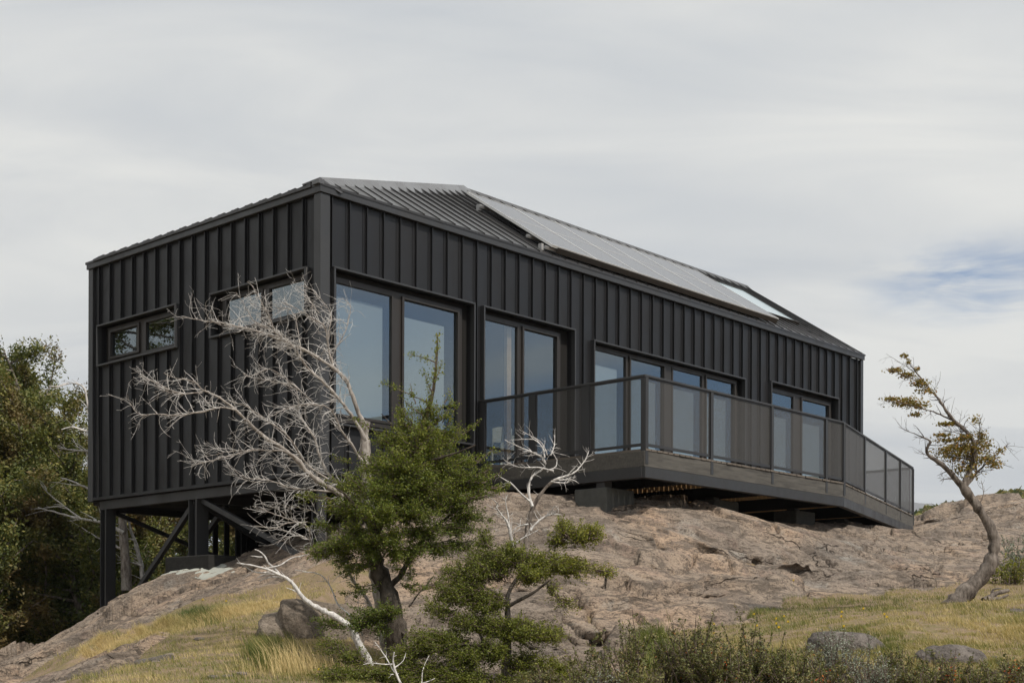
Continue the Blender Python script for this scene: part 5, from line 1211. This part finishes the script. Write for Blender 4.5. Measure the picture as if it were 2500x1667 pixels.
leaf_mesh('foliage', LC, rng, 0.030, M['leaf_wind'], rt, 0.1); finish(rt)

# ------------------------------------------------------------------ forest behind, on the left
def forest_tree(x, y, h, seed, label, lean=0.22, w=1.0, dens=1.0, ycol=0.5):
    rng = np.random.default_rng(seed); z0 = float(H(np.array([x]), np.array([y]))[0]) - 0.2
    o = plant('beech_tree', (x, y, z0), label=label, cat='tree', group='windswept trees behind the house')
    hh = h; m = 14; u = np.linspace(0, 1, m)
    tr = np.stack([x - lean * hh * u ** 1.8 + 0.12 * np.sin(u * 7 + seed), y + 0.15 * np.sin(u * 5 + seed), z0 + hh * u * (1 - 0.04 * u)], -1)
    limbs = [(tr, np.linspace(0.15, 0.015, m))]; T1 = []
    nl_ = int(62 * dens)
    for k in range(nl_):
        uu = rng.uniform(0.12, 0.99); i = min(m - 2, int(uu * (m - 1))); p0 = tr[i] + (tr[i + 1] - tr[i]) * (uu * (m - 1) - i)
        ln = (0.75 + 1.4 * math.sin(math.pi * min(1, (1 - uu) * 0.85 + 0.12)) ** 0.8) * w * rng.uniform(0.65, 1.15)
        a = rng.uniform(0, 2 * math.pi); d = np.array([math.cos(a) - 0.55, math.sin(a), rng.uniform(0.05, 0.5)]); d /= np.linalg.norm(d)
        q = [p0]
        for j in range(7):
            d = d + np.array([-0.11, 0, 0.03]) + rng.normal(0, 0.10, 3); d /= np.linalg.norm(d); q.append(q[-1] + d * ln / 7)
        l_ = (np.array(q), np.linspace(0.035, 0.008, 8)); limbs.append(l_); T1 += shoots(l_, rng, 8.5, 0.42, 0.010, bias=0.7, spread=0.8, start=0.15, n=5, up=0.2)
    tube_obj('trunk', [limbs[0]], M['bark_rough'], o, 7); tube_obj('limbs', limbs[1:], M['bark_rough'], o, 5)
    C1, D1, _ = leaves_on(T1 , rng, 230 * dens, 0.06, 0.05, 0.085); C2, D2, _ = leaves_on(limbs[1:], rng, 160, 0.06, 0.3, 0.12)
    CC = np.concatenate([C1, C2]); DD = np.concatenate([D1, D2])
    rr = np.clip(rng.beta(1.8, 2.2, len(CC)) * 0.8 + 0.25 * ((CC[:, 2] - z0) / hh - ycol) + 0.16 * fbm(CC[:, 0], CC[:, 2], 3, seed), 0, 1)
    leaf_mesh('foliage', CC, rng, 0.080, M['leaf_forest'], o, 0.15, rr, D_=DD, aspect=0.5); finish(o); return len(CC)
def fx(px, Y): return P(px, 1500, Y)[0]
FT = [ # px, Y, top py, w
 (-90,33,800,1.1,'leftmost windswept tree of the wood, cut by the picture edge'),(55,37,765,0.9,'tall thin windswept tree at the far left, its top leaning out of the crown row'),(165,33,790,1.25,'tallest full windswept tree left of the house, its two plumes pointing left'),
 (225,35,865,1.0,'windswept tree whose crown meets the upper left corner of the house'),(110,30.5,980,1.2,'brownish windswept tree in front of the tallest one at left'),(10,30,1010,1.2,'broad olive windswept tree low at the left picture edge'),(235,31,1010,1.1,'dark windswept tree just left of the outer stilt'),
 (60,28.5,1190,1.1,'low dark green tree at the foot of the wood, left'),(180,28.8,1200,1.0,'low dark green tree beside the rock slope left of the stilt'),(-60,27.5,1230,1.1,'low tree at the bottom left edge of the wood'),
 (330,36,1130,1.2,'tree seen under the house between the stilts'),(430,38,1140,1.2,'tree seen under the house behind the middle stilt'),(540,40,1160,1.2,'tree seen under the house behind the slats, left'),(660,42,1180,1.2,'tree seen under the house behind the slats, right'),(380,33,1290,1.0,'low leafy tree seen under the floor beam'),(270,33,1120,1.1,'dark tree directly behind the outer stilt')]
nlv = 0
for i, (px_, Y_, tp, ww_, lb) in enumerate(FT):
    x_ = fx(px_ + 45 * 33 / Y_, Y_); z0_ = float(H(np.array([x_]), np.array([Y_]))[0]); zt_ = P(px_, tp, Y_)[2]
    nlv += forest_tree(x_, Y_, max(1.8, zt_ - z0_), 100 + i, lb, w=ww_, dens=1.0)
for i, (x_, y_, h_, lb) in enumerate(((-15.5, 26.5, 11.5, 'tall windswept tree beyond the left picture edge, mirrored in the small window'), (-19.5, 30.0, 12.5, 'tall windswept tree farther beyond the left picture edge, mirrored in the small window'))):
    forest_tree(x_, y_, h_, 140 + i, lb, w=1.5, dens=0.55)
print('forest leaves', nlv)
# bleached branches at the wood's edge
rng = np.random.default_rng(57); YF = 28.0
dt = plant('dead_tree', P(300, 1420, YF), label='dead grey tree at the wood edge, bare branches left of the outer stilt', cat='dead tree')
FB = [([(310,1440),(308,1390),(303,1330),(298,1280),(296,1230),(290,1200)], 0, 0, 0.11, 0.06), ([(300,1250),(270,1180),(240,1100),(225,1030),(205,935),(160,932),(135,945),(120,940)], 0, -0.4, 0.05, 0.012), ([(225,1060),(200,1045),(170,1040),(150,1048)], -0.2, 0, 0.03, 0.01), ([(240,1110),(210,1098),(180,1100),(140,1092)], -0.2, -0.3, 0.03, 0.01),
      ([(300,1260),(260,1215),(225,1200),(195,1180),(150,1165)], -0.1, -0.3, 0.04, 0.012), ([(302,1300),(260,1275),(200,1268),(130,1250),(90,1240)], -0.1, -0.3, 0.04, 0.012), ([(200,1268),(150,1230),(110,1200),(100,1180)], -0.3, -0.2, 0.02, 0.008), ([(303,1340),(270,1330),(235,1310),(200,1290)], 0, -0.2, 0.03, 0.01),
      ([(352,1440),(345,1380),(330,1320),(318,1290),(312,1260)], 0.2, 0, 0.06, 0.02), ([(345,1380),(320,1370),(285,1375)], 0.1, 0, 0.02, 0.008), ([(330,1320),(300,1310),(270,1300)], 0.1, 0, 0.02, 0.008), ([(225,1150),(210,1120),(205,1110),(215,1095)],0,0,0.02,0.008)]
fl = [limb(p, YF + oy, dy, a_, b_, rng, 0.1, 0.02) for p, oy, dy, a_, b_ in FB]
tube_obj('trunk', [fl[0]], M['bark_old'], dt, 8); tube_obj('limbs', fl[1:], M['bark_dead'], dt, 5)
t1 = []
for q in fl[1:]:
    a_ = shoots(q, rng, 6, 0.5, 0.011, bias=0.9, spread=0.6, start=0.1, n=6); t1 += a_
    for z in a_: t1 += shoots(z, rng, 3, 0.25, 0.007, bias=0.6, spread=0.7, start=0.3, n=4)
tube_obj('twigs', t1, M['bark_dead'], dt, 4); finish(dt)

# ------------------------------------------------------------------ boulders, stones, driftwood
def boulder(name, cen, ext, seed, mat, label, cat='boulder', rot=0.0, group=None, amp=0.22, res=4, sink=0.0):
    me = bpy.data.meshes.new(name); bm = bmesh.new(); bmesh.ops.create_icosphere(bm, subdivisions=res, radius=1.0)
    co = np.array([v.co[:] for v in bm.verts])
    n1 = fbm(co[:, 0] * 1.3 + co[:, 2] * 0.7 + seed, co[:, 1] * 1.3 - co[:, 2] * 0.9, 3, seed); n2 = fbm(co[:, 0] * 4 + co[:, 2] * 3 + seed, co[:, 1] * 4 - co[:, 2] * 2, 4, seed + 7)
    co = np.sign(co) * np.abs(co) ** 0.80; co = co * (1 + amp * n1 + amp * 0.35 * n2)[:, None]
    co = co * np.array(ext); cr, sr = math.cos(rot), math.sin(rot); co = np.stack([co[:, 0] * cr - co[:, 1] * sr, co[:, 0] * sr + co[:, 1] * cr, co[:, 2]], -1)
    for v, c in zip(bm.verts, co): v.co = c
    bm.to_mesh(me); bm.free(); o = link_mesh(name, me, M[mat], smooth=True); o.location = tuple(map(float, cen)); return tag(o, label, cat, group)
boulder('boulder', P(790, 1560, 15.6), (0.66, 0.46, 0.46), 3, 'boulder', 'large dark brown boulder under the low white dead stem', rot=0.3, amp=0.25, res=5)
boulder('boulder', P(2060, 1592, 11.8), (0.34, 0.30, 0.19), 5, 'boulder_grey', 'grey boulder behind the silver sage bush', rot=0.2, amp=0.2, res=5)
boulder('boulder', P(2325, 1625, 11.0), (0.30, 0.28, 0.17), 9, 'boulder_grey', 'mossy grey boulder at lower right, half hidden by heath', rot=-0.1, amp=0.25, res=5)
boulder('boulder', P(2425, 1640, 11.2), (0.26, 0.25, 0.12), 12, 'boulder_grey', 'low pale boulder touching the mossy one at lower right', amp=0.25, res=5)
boulder('boulder', P(2480, 1502, 14.8), (0.15, 0.14, 0.07), 20, 'boulder_grey', 'small grey boulder in the grass at the right edge', amp=0.25)
boulder('boulder', P(395, 1625, 14.2), (0.22, 0.20, 0.10), 22, 'boulder_grey', 'dark grey boulder in the grass at lower left', amp=0.3, rot=0.5)
boulder('boulder', P(845, 1320, 20.4), (0.22, 0.20, 0.22), 33, 'boulder', 'upright grey rock behind the green tree beside the white branches', amp=0.3)
boulder('stone', P(611, 1491, 18.6), (0.085, 0.07, 0.042), 25, 'slab', 'flat pinkish stone on the trodden soil left of the dark boulder', 'stone', amp=0.3, res=3)
boulder('boulder', P(1638, 1235, 23.2), (0.22, 0.2, 0.13), 27, 'boulder', 'small rounded boulder in the dark under the deck', amp=0.25)
rng = np.random.default_rng(61)
sp = cast(np.linspace(345, 765, 13), rng.uniform(1490, 1655, 13), surf_z)
for i, p in enumerate(sp):
    if np.isnan(p[0]): continue
    s_ = rng.uniform(0.02, 0.05)
    ORD = ('leftmost','second from left','third from left','fourth from left','fifth from left','sixth from left','middle one','sixth from right','fifth from right','fourth from right','third from right','second from right','rightmost')
    boulder('stone', p + np.array([0, 0, s_ * 0.2]), (s_ * 1.3, s_, s_ * 0.5), 200 + i, 'slab', 'loose stone on the dry lower left slope, ' + ORD[i] + ' of thirteen', 'stone', group='loose stones on the dry slope', amp=0.3, res=2, rot=rng.uniform(0, 3))
dw = plant('driftwood', P(2430, 1455, 17.0), label='dark dead log lying on the grass right of the bent tree', cat='log')
lg = [limb([(2402,1468),(2415,1458),(2430,1448),(2448,1443),(2462,1440)], 17.0, 0.1, 0.05, 0.02, rng, 0.05, 0.01), limb([(2412,1462),(2435,1464),(2452,1458),(2462,1452)], 16.9, 0, 0.035, 0.012, rng, 0.05, 0.01), limb([(2425,1452),(2418,1440),(2428,1433),(2445,1435)], 17.05, 0, 0.025, 0.008, rng, 0.05, 0.01)]
tube_obj('log', lg, M['bark_rough'], dw, 8); finish(dw)

# ------------------------------------------------------------------ low shrubs along the bottom
def shrub(px, py_top, Y, wpx, seed, label, mat='leaf_shrub', cat='shrub', dens=1.0, name='heath_shrub', lsz=0.018, orange=False, group='low shrubs along the foreground', lm=200, bare=0.3):
    rng = np.random.default_rng(seed); x = P(px, 1600, Y)[0]; z0 = float(surf_z(np.array([x]), np.array([Y]))[0]) - 0.03; ht = max(0.12, (P(px, py_top, Y)[2] - z0) * 1.3); wd = wpx / F_PX * Y
    o = plant(name, (x, Y, z0), label=label, cat=cat, group=group); S = []; nst = int(42 * dens * max(1, wd / 0.5))
    for _ in range(nst):
        bx_ = x + rng.normal(0, wd * 0.28); by_ = Y + rng.normal(0, wd * 0.28); hz = ht * rng.uniform(0.55, 1.15) * (1 - 0.25 * min(1, abs(bx_ - x) / (wd * 0.6))); d = np.array([rng.normal(0, 0.35), rng.normal(0, 0.3), 1.0]); d /= np.linalg.norm(d); q = [np.array([bx_, by_, z0])]
        for j in range(7):
            d = d + rng.normal(0, 0.11, 3) + np.array([-0.02, 0, 0.03]); d /= np.linalg.norm(d); q.append(q[-1] + d * hz / 7)
        S.append((np.array(q), np.linspace(0.0065, 0.0016, 8)))
    T = []
    for q in S: T += shoots(q, rng, 26, 0.09, 0.0022, bias=0.05, spread=0.8, start=0.2, up=0.5, n=4)
    tube_obj('stems', S + T, M['twig'], o, 4)
    LT = [t for t in T + S if rng.uniform() > bare]
    C1, D1, _ = leaves_on(LT, rng, lm, lsz, 0.15, 0.008)
    leaf_mesh('foliage', C1, rng, lsz, M[mat], o, 0.2, D_=D1)
    if orange:
        k = 60; c_ = np.array([x + rng.normal(0, 0.03), Y - wd * 0.25, z0 + ht * 0.45]); leaf_mesh('orange_leaves', c_ + rng.normal(size=(k, 3)) * np.array([0.035, 0.03, 0.05]), rng, 0.018, M['orange'], o)
    finish(o)
SH = [(1440,1610,9.6,90,'dark heath shrub under the granite foot, leftmost of the bottom row',.8,False),(1500,1625,9.3,90,'small dark heath shrub in the bottom row beside a bare twiggy one',.8,False),(1545,1552,9.8,34,'tall narrow leafy shoot standing alone against the granite',.5,False),(1590,1640,9.2,80,'low heath shrub before the bright green grass clump',.8,False),
 (1648,1556,9.9,70,'dark upright heath shrub with twin leafy spires',1.0,False),(1690,1548,9.7,80,'dark heath shrub with orange leaves at its foot',1.1,True),(1750,1590,9.5,100,'bushy heath shrub with a few orange leaves right of the twin spires',1.0,True),(1838,1532,9.9,60,'thin heath shrub with one tall leaning spire',.7,False),(1800,1600,9.4,110,'twiggy heath shrub in the middle of the bottom row',1.0,False),
 (1870,1598,9.6,110,'grey twiggy heath shrub below the leaning spire',1.0,False),(1945,1600,9.5,110,'olive heath shrub left of the silver sage',1.0,False),(2010,1632,9.1,90,'brown heath shrub at the bottom edge under the silver sage',.9,True),(2175,1600,9.7,90,'twiggy heath shrub between the two grey boulders',.9,False),(2230,1635,9.2,100,'low brown heath shrub at the bottom between the boulders',.9,False),
 (2310,1610,9.5,110,'heath shrub spreading over the mossy boulder, with a red sprig',1.0,True),(2400,1632,9.3,110,'low heath shrub right of the mossy boulder',1.0,False),(2475,1622,9.6,90,'rust-tinged heath shrub in the lower right corner',1.0,True),(1320,1640,10.4,90,'low leafy shrub at the bottom left of the granite foot',.8,False)]
for i, (a_, b_, c_, d_, lb, dn, og) in enumerate(SH): shrub(a_, b_, c_, d_, 300 + i, lb, dens=dn, orange=og, bare=0.22)
shrub(2055, 1566, 9.9, 110, 331, 'silvery green sage bush before the grey boulder', 'leaf_sage', 'sage bush', 1.5, 'sage_bush', 0.013, group=None, lm=170, bare=0.05)
shrub(2140, 1618, 9.3, 90, 332, 'smaller silvery sage bush right of the large one', 'leaf_sage', 'sage bush', 1.2, 'sage_bush', 0.012, group=None, lm=150, bare=0.1)
shrub(1465, 1650, 9.3, 60, 333, 'tiny pale sage bush at the bottom edge under the granite', 'leaf_sage', 'sage bush', 0.8, 'sage_bush', 0.012, group=None, lm=120, bare=0.1)
shrub(1600, 1545, 12.2, 80, 334, 'bright green leafy clump at the foot of the granite face', 'leaf_bright', 'plant', 1.4, 'leafy_clump', 0.020, group=None, lm=170, bare=0.0) if 'leaf_bright' in M else None
shrub(2470, 1370, 20.5, 90, 335, 'olive shrub at the foot of the far granite by the right edge', 'leaf_olive', 'shrub', 1.0, 'heath_shrub', 0.035, group=None, lm=60, bare=0.1)
shrub(2485, 1330, 23, 60, 336, 'small sage-green shrub on the far granite at the right edge', 'leaf_sage', 'shrub', 1.0, 'heath_shrub', 0.035, group=None, lm=50, bare=0.1)

# ------------------------------------------------------------------ grass
def blades(name, px, py, hgt, wid, seed, label, rnd0, rnd1, lean=0.35, need=0.05, kind='stuff', cat='grass', jy=0.3, tol=0.02):
    rng = np.random.default_rng(seed); p = cast(px, py, surf_i, y1=33.0, st=0.10); x, y = p[:, 0], p[:, 1]
    ok = ~np.isnan(x); x, y = x[ok], y[ok]; x = x + rng.uniform(-0.05, 0.05, len(x)); y = y + rng.uniform(-jy, jy, len(y))
    t = turf_i(x, y); k = (t + 0.5 * fbm(x * 3, y * 3, 2, 4) > need) & ((tol > 1) | (fbm(x * 5, y * 5, 3, 14) > -0.12 - 0.5 * rng.uniform(size=len(x)) ** 3)) & (gz_i(x, y) > rz_i(x, y) - tol); x, y = x[k], y[k]; n = len(x)
    z = surf_i(x, y) - 0.01
    patch = fbm(x * 1.3, y * 1.3, 3, 6) + 0.9 * fbm(x * 7, y * 7, 2, 16); h = hgt * rng.uniform(0.3, 1.3, n) * np.clip(1 + 0.9 * patch, 0.15, 2.2); a = rng.uniform(0, 2 * math.pi, n); w_ = wid * rng.uniform(0.6, 1.3, n)
    dx, dy = np.cos(a) * w_, np.sin(a) * w_; lx = rng.normal(-0.35, lean, n) * h; ly = rng.normal(0, lean, n) * h
    b = np.stack([x, y, z], -1); o1 = np.stack([dx, dy, 0 * x], -1); mid = b + np.stack([lx * 0.35, ly * 0.35, h * 0.6], -1); tip = b + np.stack([lx, ly, h], -1)
    v = np.stack([b - o1, b + o1, mid + o1 * 0.6, tip, mid - o1 * 0.6], 1).reshape(-1, 3)
    f1 = np.arange(n)[:, None] * 5 + np.array([0, 1, 2, 4]); f2 = np.arange(n)[:, None] * 5 + np.array([4, 2, 3, 3])
    me = bpy.data.meshes.new(name)
    me.vertices.add(len(v)); me.vertices.foreach_set('co', v.astype(np.float32).ravel())
    loops = np.concatenate([f1, np.concatenate([f2[:, :3]], 1)[:, [0, 1, 2]].reshape(n, 3)], 1) if False else None
    idx = np.concatenate([f1.reshape(-1), f2[:, :3].reshape(-1)]).astype(np.int32)
    me.loops.add(len(idx)); me.loops.foreach_set('vertex_index', idx)
    st = np.concatenate([np.arange(n) * 4, 4 * n + np.arange(n) * 3]).astype(np.int32); me.polygons.add(2 * n); me.polygons.foreach_set('loop_start', st)
    dry = np.clip(rnd0 + (rnd1 - rnd0) * rng.beta(2, 2, n) + 0.45 * fbm(x * 0.9, y * 0.7, 3, 12) + 0.25 * fbm(x * 4, y * 4, 2, 13) + (0.22 * np.clip((x - 3.5) / 3, -1, 1) - 0.16 * np.clip((y - 15.5) / 2, -1, 1) if name == 'meadow_grass' else 0), 0, 1)
    at = me.attributes.new('rnd', 'FLOAT', 'POINT'); at.data.foreach_set('value', np.repeat(dry, 5).astype(np.float32)); me.update(calc_edges=True)
    o = link_mesh(name, me, M['grass']); tag(o, label, cat if kind is None else None, None, kind)
    if kind: o['category'] = cat
    return o
rg = np.random.default_rng(71)
blades('meadow_grass', rg.uniform(1380, 2600, 220000), 1400 + 290 * rg.uniform(0, 1, 220000) ** 0.9, 0.046, 0.0026, 72, 'short mixed green and straw-coloured grass on the right meadow', 0.05, 0.90)
blades('slope_grass', rg.uniform(-60, 1300, 130000), 1420 + 270 * rg.uniform(0, 1, 130000), 0.046, 0.0026, 73, 'thin dry grass on the slope at lower left', 0.10, 0.95, need=0.22)
# the tall straw strip above the grey ledge
tt = rg.uniform(0, 1, 26000); sx = 195 + 520 * tt; sy = 1602 - 140 * tt ** 0.9 + rg.normal(0, 6, 26000)
blades('straw_grass', sx, sy, 0.075, 0.0026, 74, 'tall straw-yellow grass strip along the foot of the left dome', 0.60, 1.1, lean=0.30, need=-2, jy=0.12, tol=9)
gx = rg.normal(655, 24, 2600); gy = rg.normal(1600, 16, 2600)
blades('green_tuft', gx, gy, 0.12, 0.0035, 75, 'tall green grass tuft left of the dark boulder', -0.15, 0.45, lean=0.15, need=-3, tol=9)
gx = rg.normal(730, 60, 900); gy = rg.normal(1638, 12, 900)
blades('seed_grass', gx, gy, 0.17, 0.0030, 76, 'tall pale seeding grass before the dark boulder', 0.8, 1.2, lean=0.18, need=-3, tol=9)
gx = rg.normal(495, 24, 1500); gy = rg.normal(1508, 7, 1500)
blades('green_tuft', gx, gy, 0.10, 0.004, 77, 'small round green tuft on the bare soil of the left slope', -0.1, 0.35, lean=0.4, need=-3, tol=9)
gx = rg.normal(1600, 20, 5000); gy = rg.normal(1600, 17, 5000)
blades('green_tuft', gx, gy, 0.17, 0.0045, 78, 'bright green grass clump at the foot of the granite face', -0.05, 0.40, lean=0.35, need=-3, tol=9)

# yellow flowers
fp = [(1731,1536),(1743,1533),(1841,1507),(1848,1537),(1895,1521),(1895,1532),(1901,1543),(1743,1555),(1711,1563),(1914,1513),(1924,1528),(2054,1519),(2055,1505),(2159,1510),(2165,1524),(2108,1494),(1937,1429),(690,1573),(778,1648),(1571,1640),(2060,1540),(1902,1545),(495,1470),(552,1473)]
fp.sort(); nR = [a for a in fp if a[0] > 1500]; nL = [a for a in fp if a[0] <= 1500]
CARD = ('first', 'second', 'third', 'fourth', 'fifth', 'sixth', 'seventh', 'eighth', 'ninth', 'tenth', 'eleventh', 'twelfth', 'thirteenth', 'fourteenth', 'fifteenth', 'sixteenth', 'seventeenth', 'eighteenth', 'nineteenth', 'twentieth', 'twenty-first')
q = cast([a[0] for a in fp], [a[1] + 10 for a in fp], surf_z)
fmesh = None
for i, (p, a) in enumerate(zip(q, fp)):
    if np.isnan(p[0]): continue
    z0 = float(surf_z(p[:1], p[1:2])[0])
    if fmesh is None:
        m = MB()
        for k in range(12):
            an = k * math.pi / 6; c_, s_2 = math.cos(an), math.sin(an); m.quad((0, 0, 0.075), (0.019 * c_ - 0.006 * s_2, 0.019 * s_2 + 0.006 * c_, 0.082), (0.024 * c_, 0.024 * s_2, 0.080), (0.019 * c_ + 0.006 * s_2, 0.019 * s_2 - 0.006 * c_, 0.082))
            m.quad((0, 0, 0.080), (0.010 * c_ - 0.006 * s_2, 0.010 * s_2 + 0.006 * c_, 0.095), (0.013 * c_, 0.013 * s_2, 0.096), (0.010 * c_ + 0.006 * s_2, 0.010 * s_2 - 0.006 * c_, 0.095))
        fo = m.build('petals', M['petal']); fmesh = fo.data; bpy.data.objects.remove(fo)
        so = tube_obj('stem', [(np.array([[0, 0, -0.02], [0.004, 0, 0.03], [0, 0.003, 0.078]]), np.array([0.0022, 0.002, 0.002]))], M['stem']); smesh = so.data; bpy.data.objects.remove(so)
    side_ = 'right meadow' if a[0] > 1500 else 'left slope'
    e = empty('yellow_flower', (float(p[0]), float(p[1]), z0), label='small yellow flower on the ' + side_ + ', ' + CARD[(nR if a[0] > 1500 else nL).index(a)] + ' counting from the left', cat='flower', group='yellow flowers on the ' + side_)
    for nm, mm in (('petals', fmesh), ('stem', smesh)):
        c_ = bpy.data.objects.new(nm, mm); COL.objects.link(c_); c_.parent = e

# ------------------------------------------------------------------ far country
def ridge(name, Y, pts, base, thick, mat, label, seed=0, nz=0.02):
    rng = np.random.default_rng(seed); xs = np.linspace(pts[0][0], pts[-1][0], 220); ys = np.interp(xs, [p[0] for p in pts], [p[1] for p in pts])
    top = np.array([P(a, b, Y) for a, b in zip(xs, ys)]); top[:, 2] += nz * Y * 0.1 * fbm(xs * 0.05, xs * 0 + seed, 4, seed)
    rows = []
    for k, (dy, fz) in enumerate(((-1.0, 0.0), (-0.7, 0.3), (-0.4, 0.62), (-0.18, 0.86), (0, 1.0), (0.5, 0.6), (1.0, 0.0))):
        r = top.copy(); r[:, 1] += dy * thick; r[:, 2] = base + (top[:, 2] - base) * fz; 
        if k not in (4,): r[:, 1] += thick * 0.06 * fbm(xs * 0.04, xs * 0 + k * 3.3, 3, seed + k)
        rows.append(r)
    v = np.concatenate(rows); n = 220; i = (np.arange(len(rows) - 1)[:, None] * n + np.arange(n - 1)[None, :]).ravel()
    return tag(link_mesh(name, np_mesh(name, v, np.stack([i, i + 1, i + n + 1, i + n], -1)), mat, smooth=True), label, kind='structure')
M['far_rock'] = simple('far_mountain', (0.16, 0.145, 0.13), 1.0, 0.35, 0.004)
M['far_wood'] = simple('far_wooded_hill', (0.045, 0.052, 0.022), 1.0, 0.5, 0.15, 0.0)
ridge('mountain', 4200, [(900,1300),(1800,1275),(2150,1225),(2235,1224),(2262,1228),(2300,1240),(2400,1262),(2500,1275),(2900,1300)], -60, 900, M['far_rock'], 'blue-grey mountain far behind at the right', 3)
ridge('wooded_hill', 240, [(1500,1400),(2100,1300),(2220,1270),(2260,1250),(2310,1238),(2350,1232),(2400,1222),(2440,1212),(2480,1206),(2600,1200),(3000,1230)], -8, 70, M['far_wood'], 'dark wooded hill behind the far granite', 4)
rng = np.random.default_rng(91); n_ = 5200; px_ = rng.uniform(2150, 2620, n_); tp_ = np.interp(px_, [2100,2220,2260,2310,2350,2400,2440,2480,2600], [1300,1270,1250,1238,1232,1222,1212,1206,1200])
dd = rng.uniform(0, 1, n_) ** 1.2; C_ = np.array([P(a, b - rng.uniform(-4, 3) + 60 * d, 240 - 55 * d) for a, b, d in zip(px_, tp_, dd)])
lm_ = leaf_mesh('far_wood', C_, rng, 2.6, M['leaf_forest'], None, 0.3); tag(lm_, 'dark green wood covering the hill behind the far granite', kind='stuff')

# ------------------------------------------------------------------ the air
hz_m = bpy.data.materials.new('air'); hz_m.use_nodes = True; ht_ = hz_m.node_tree
for n_ in list(ht_.nodes): ht_.nodes.remove(n_)
ho = ht_.nodes.new('ShaderNodeOutputMaterial'); pvn = ht_.nodes.new('ShaderNodeVolumePrincipled')
pvn.inputs['Color'].default_value = (0.80, 0.88, 1.0, 1); pvn.inputs['Density'].default_value = 0.00016; pvn.inputs['Anisotropy'].default_value = 0.2
ht_.links.new(pvn.outputs[0], ho.inputs['Volume'])
hb = MB(); hb.box(-8500, 8500, -8500, 8500, -40, 560)
tag(hb.build('haze', hz_m), 'thin blue haze between the house and the far mountain', kind='stuff')
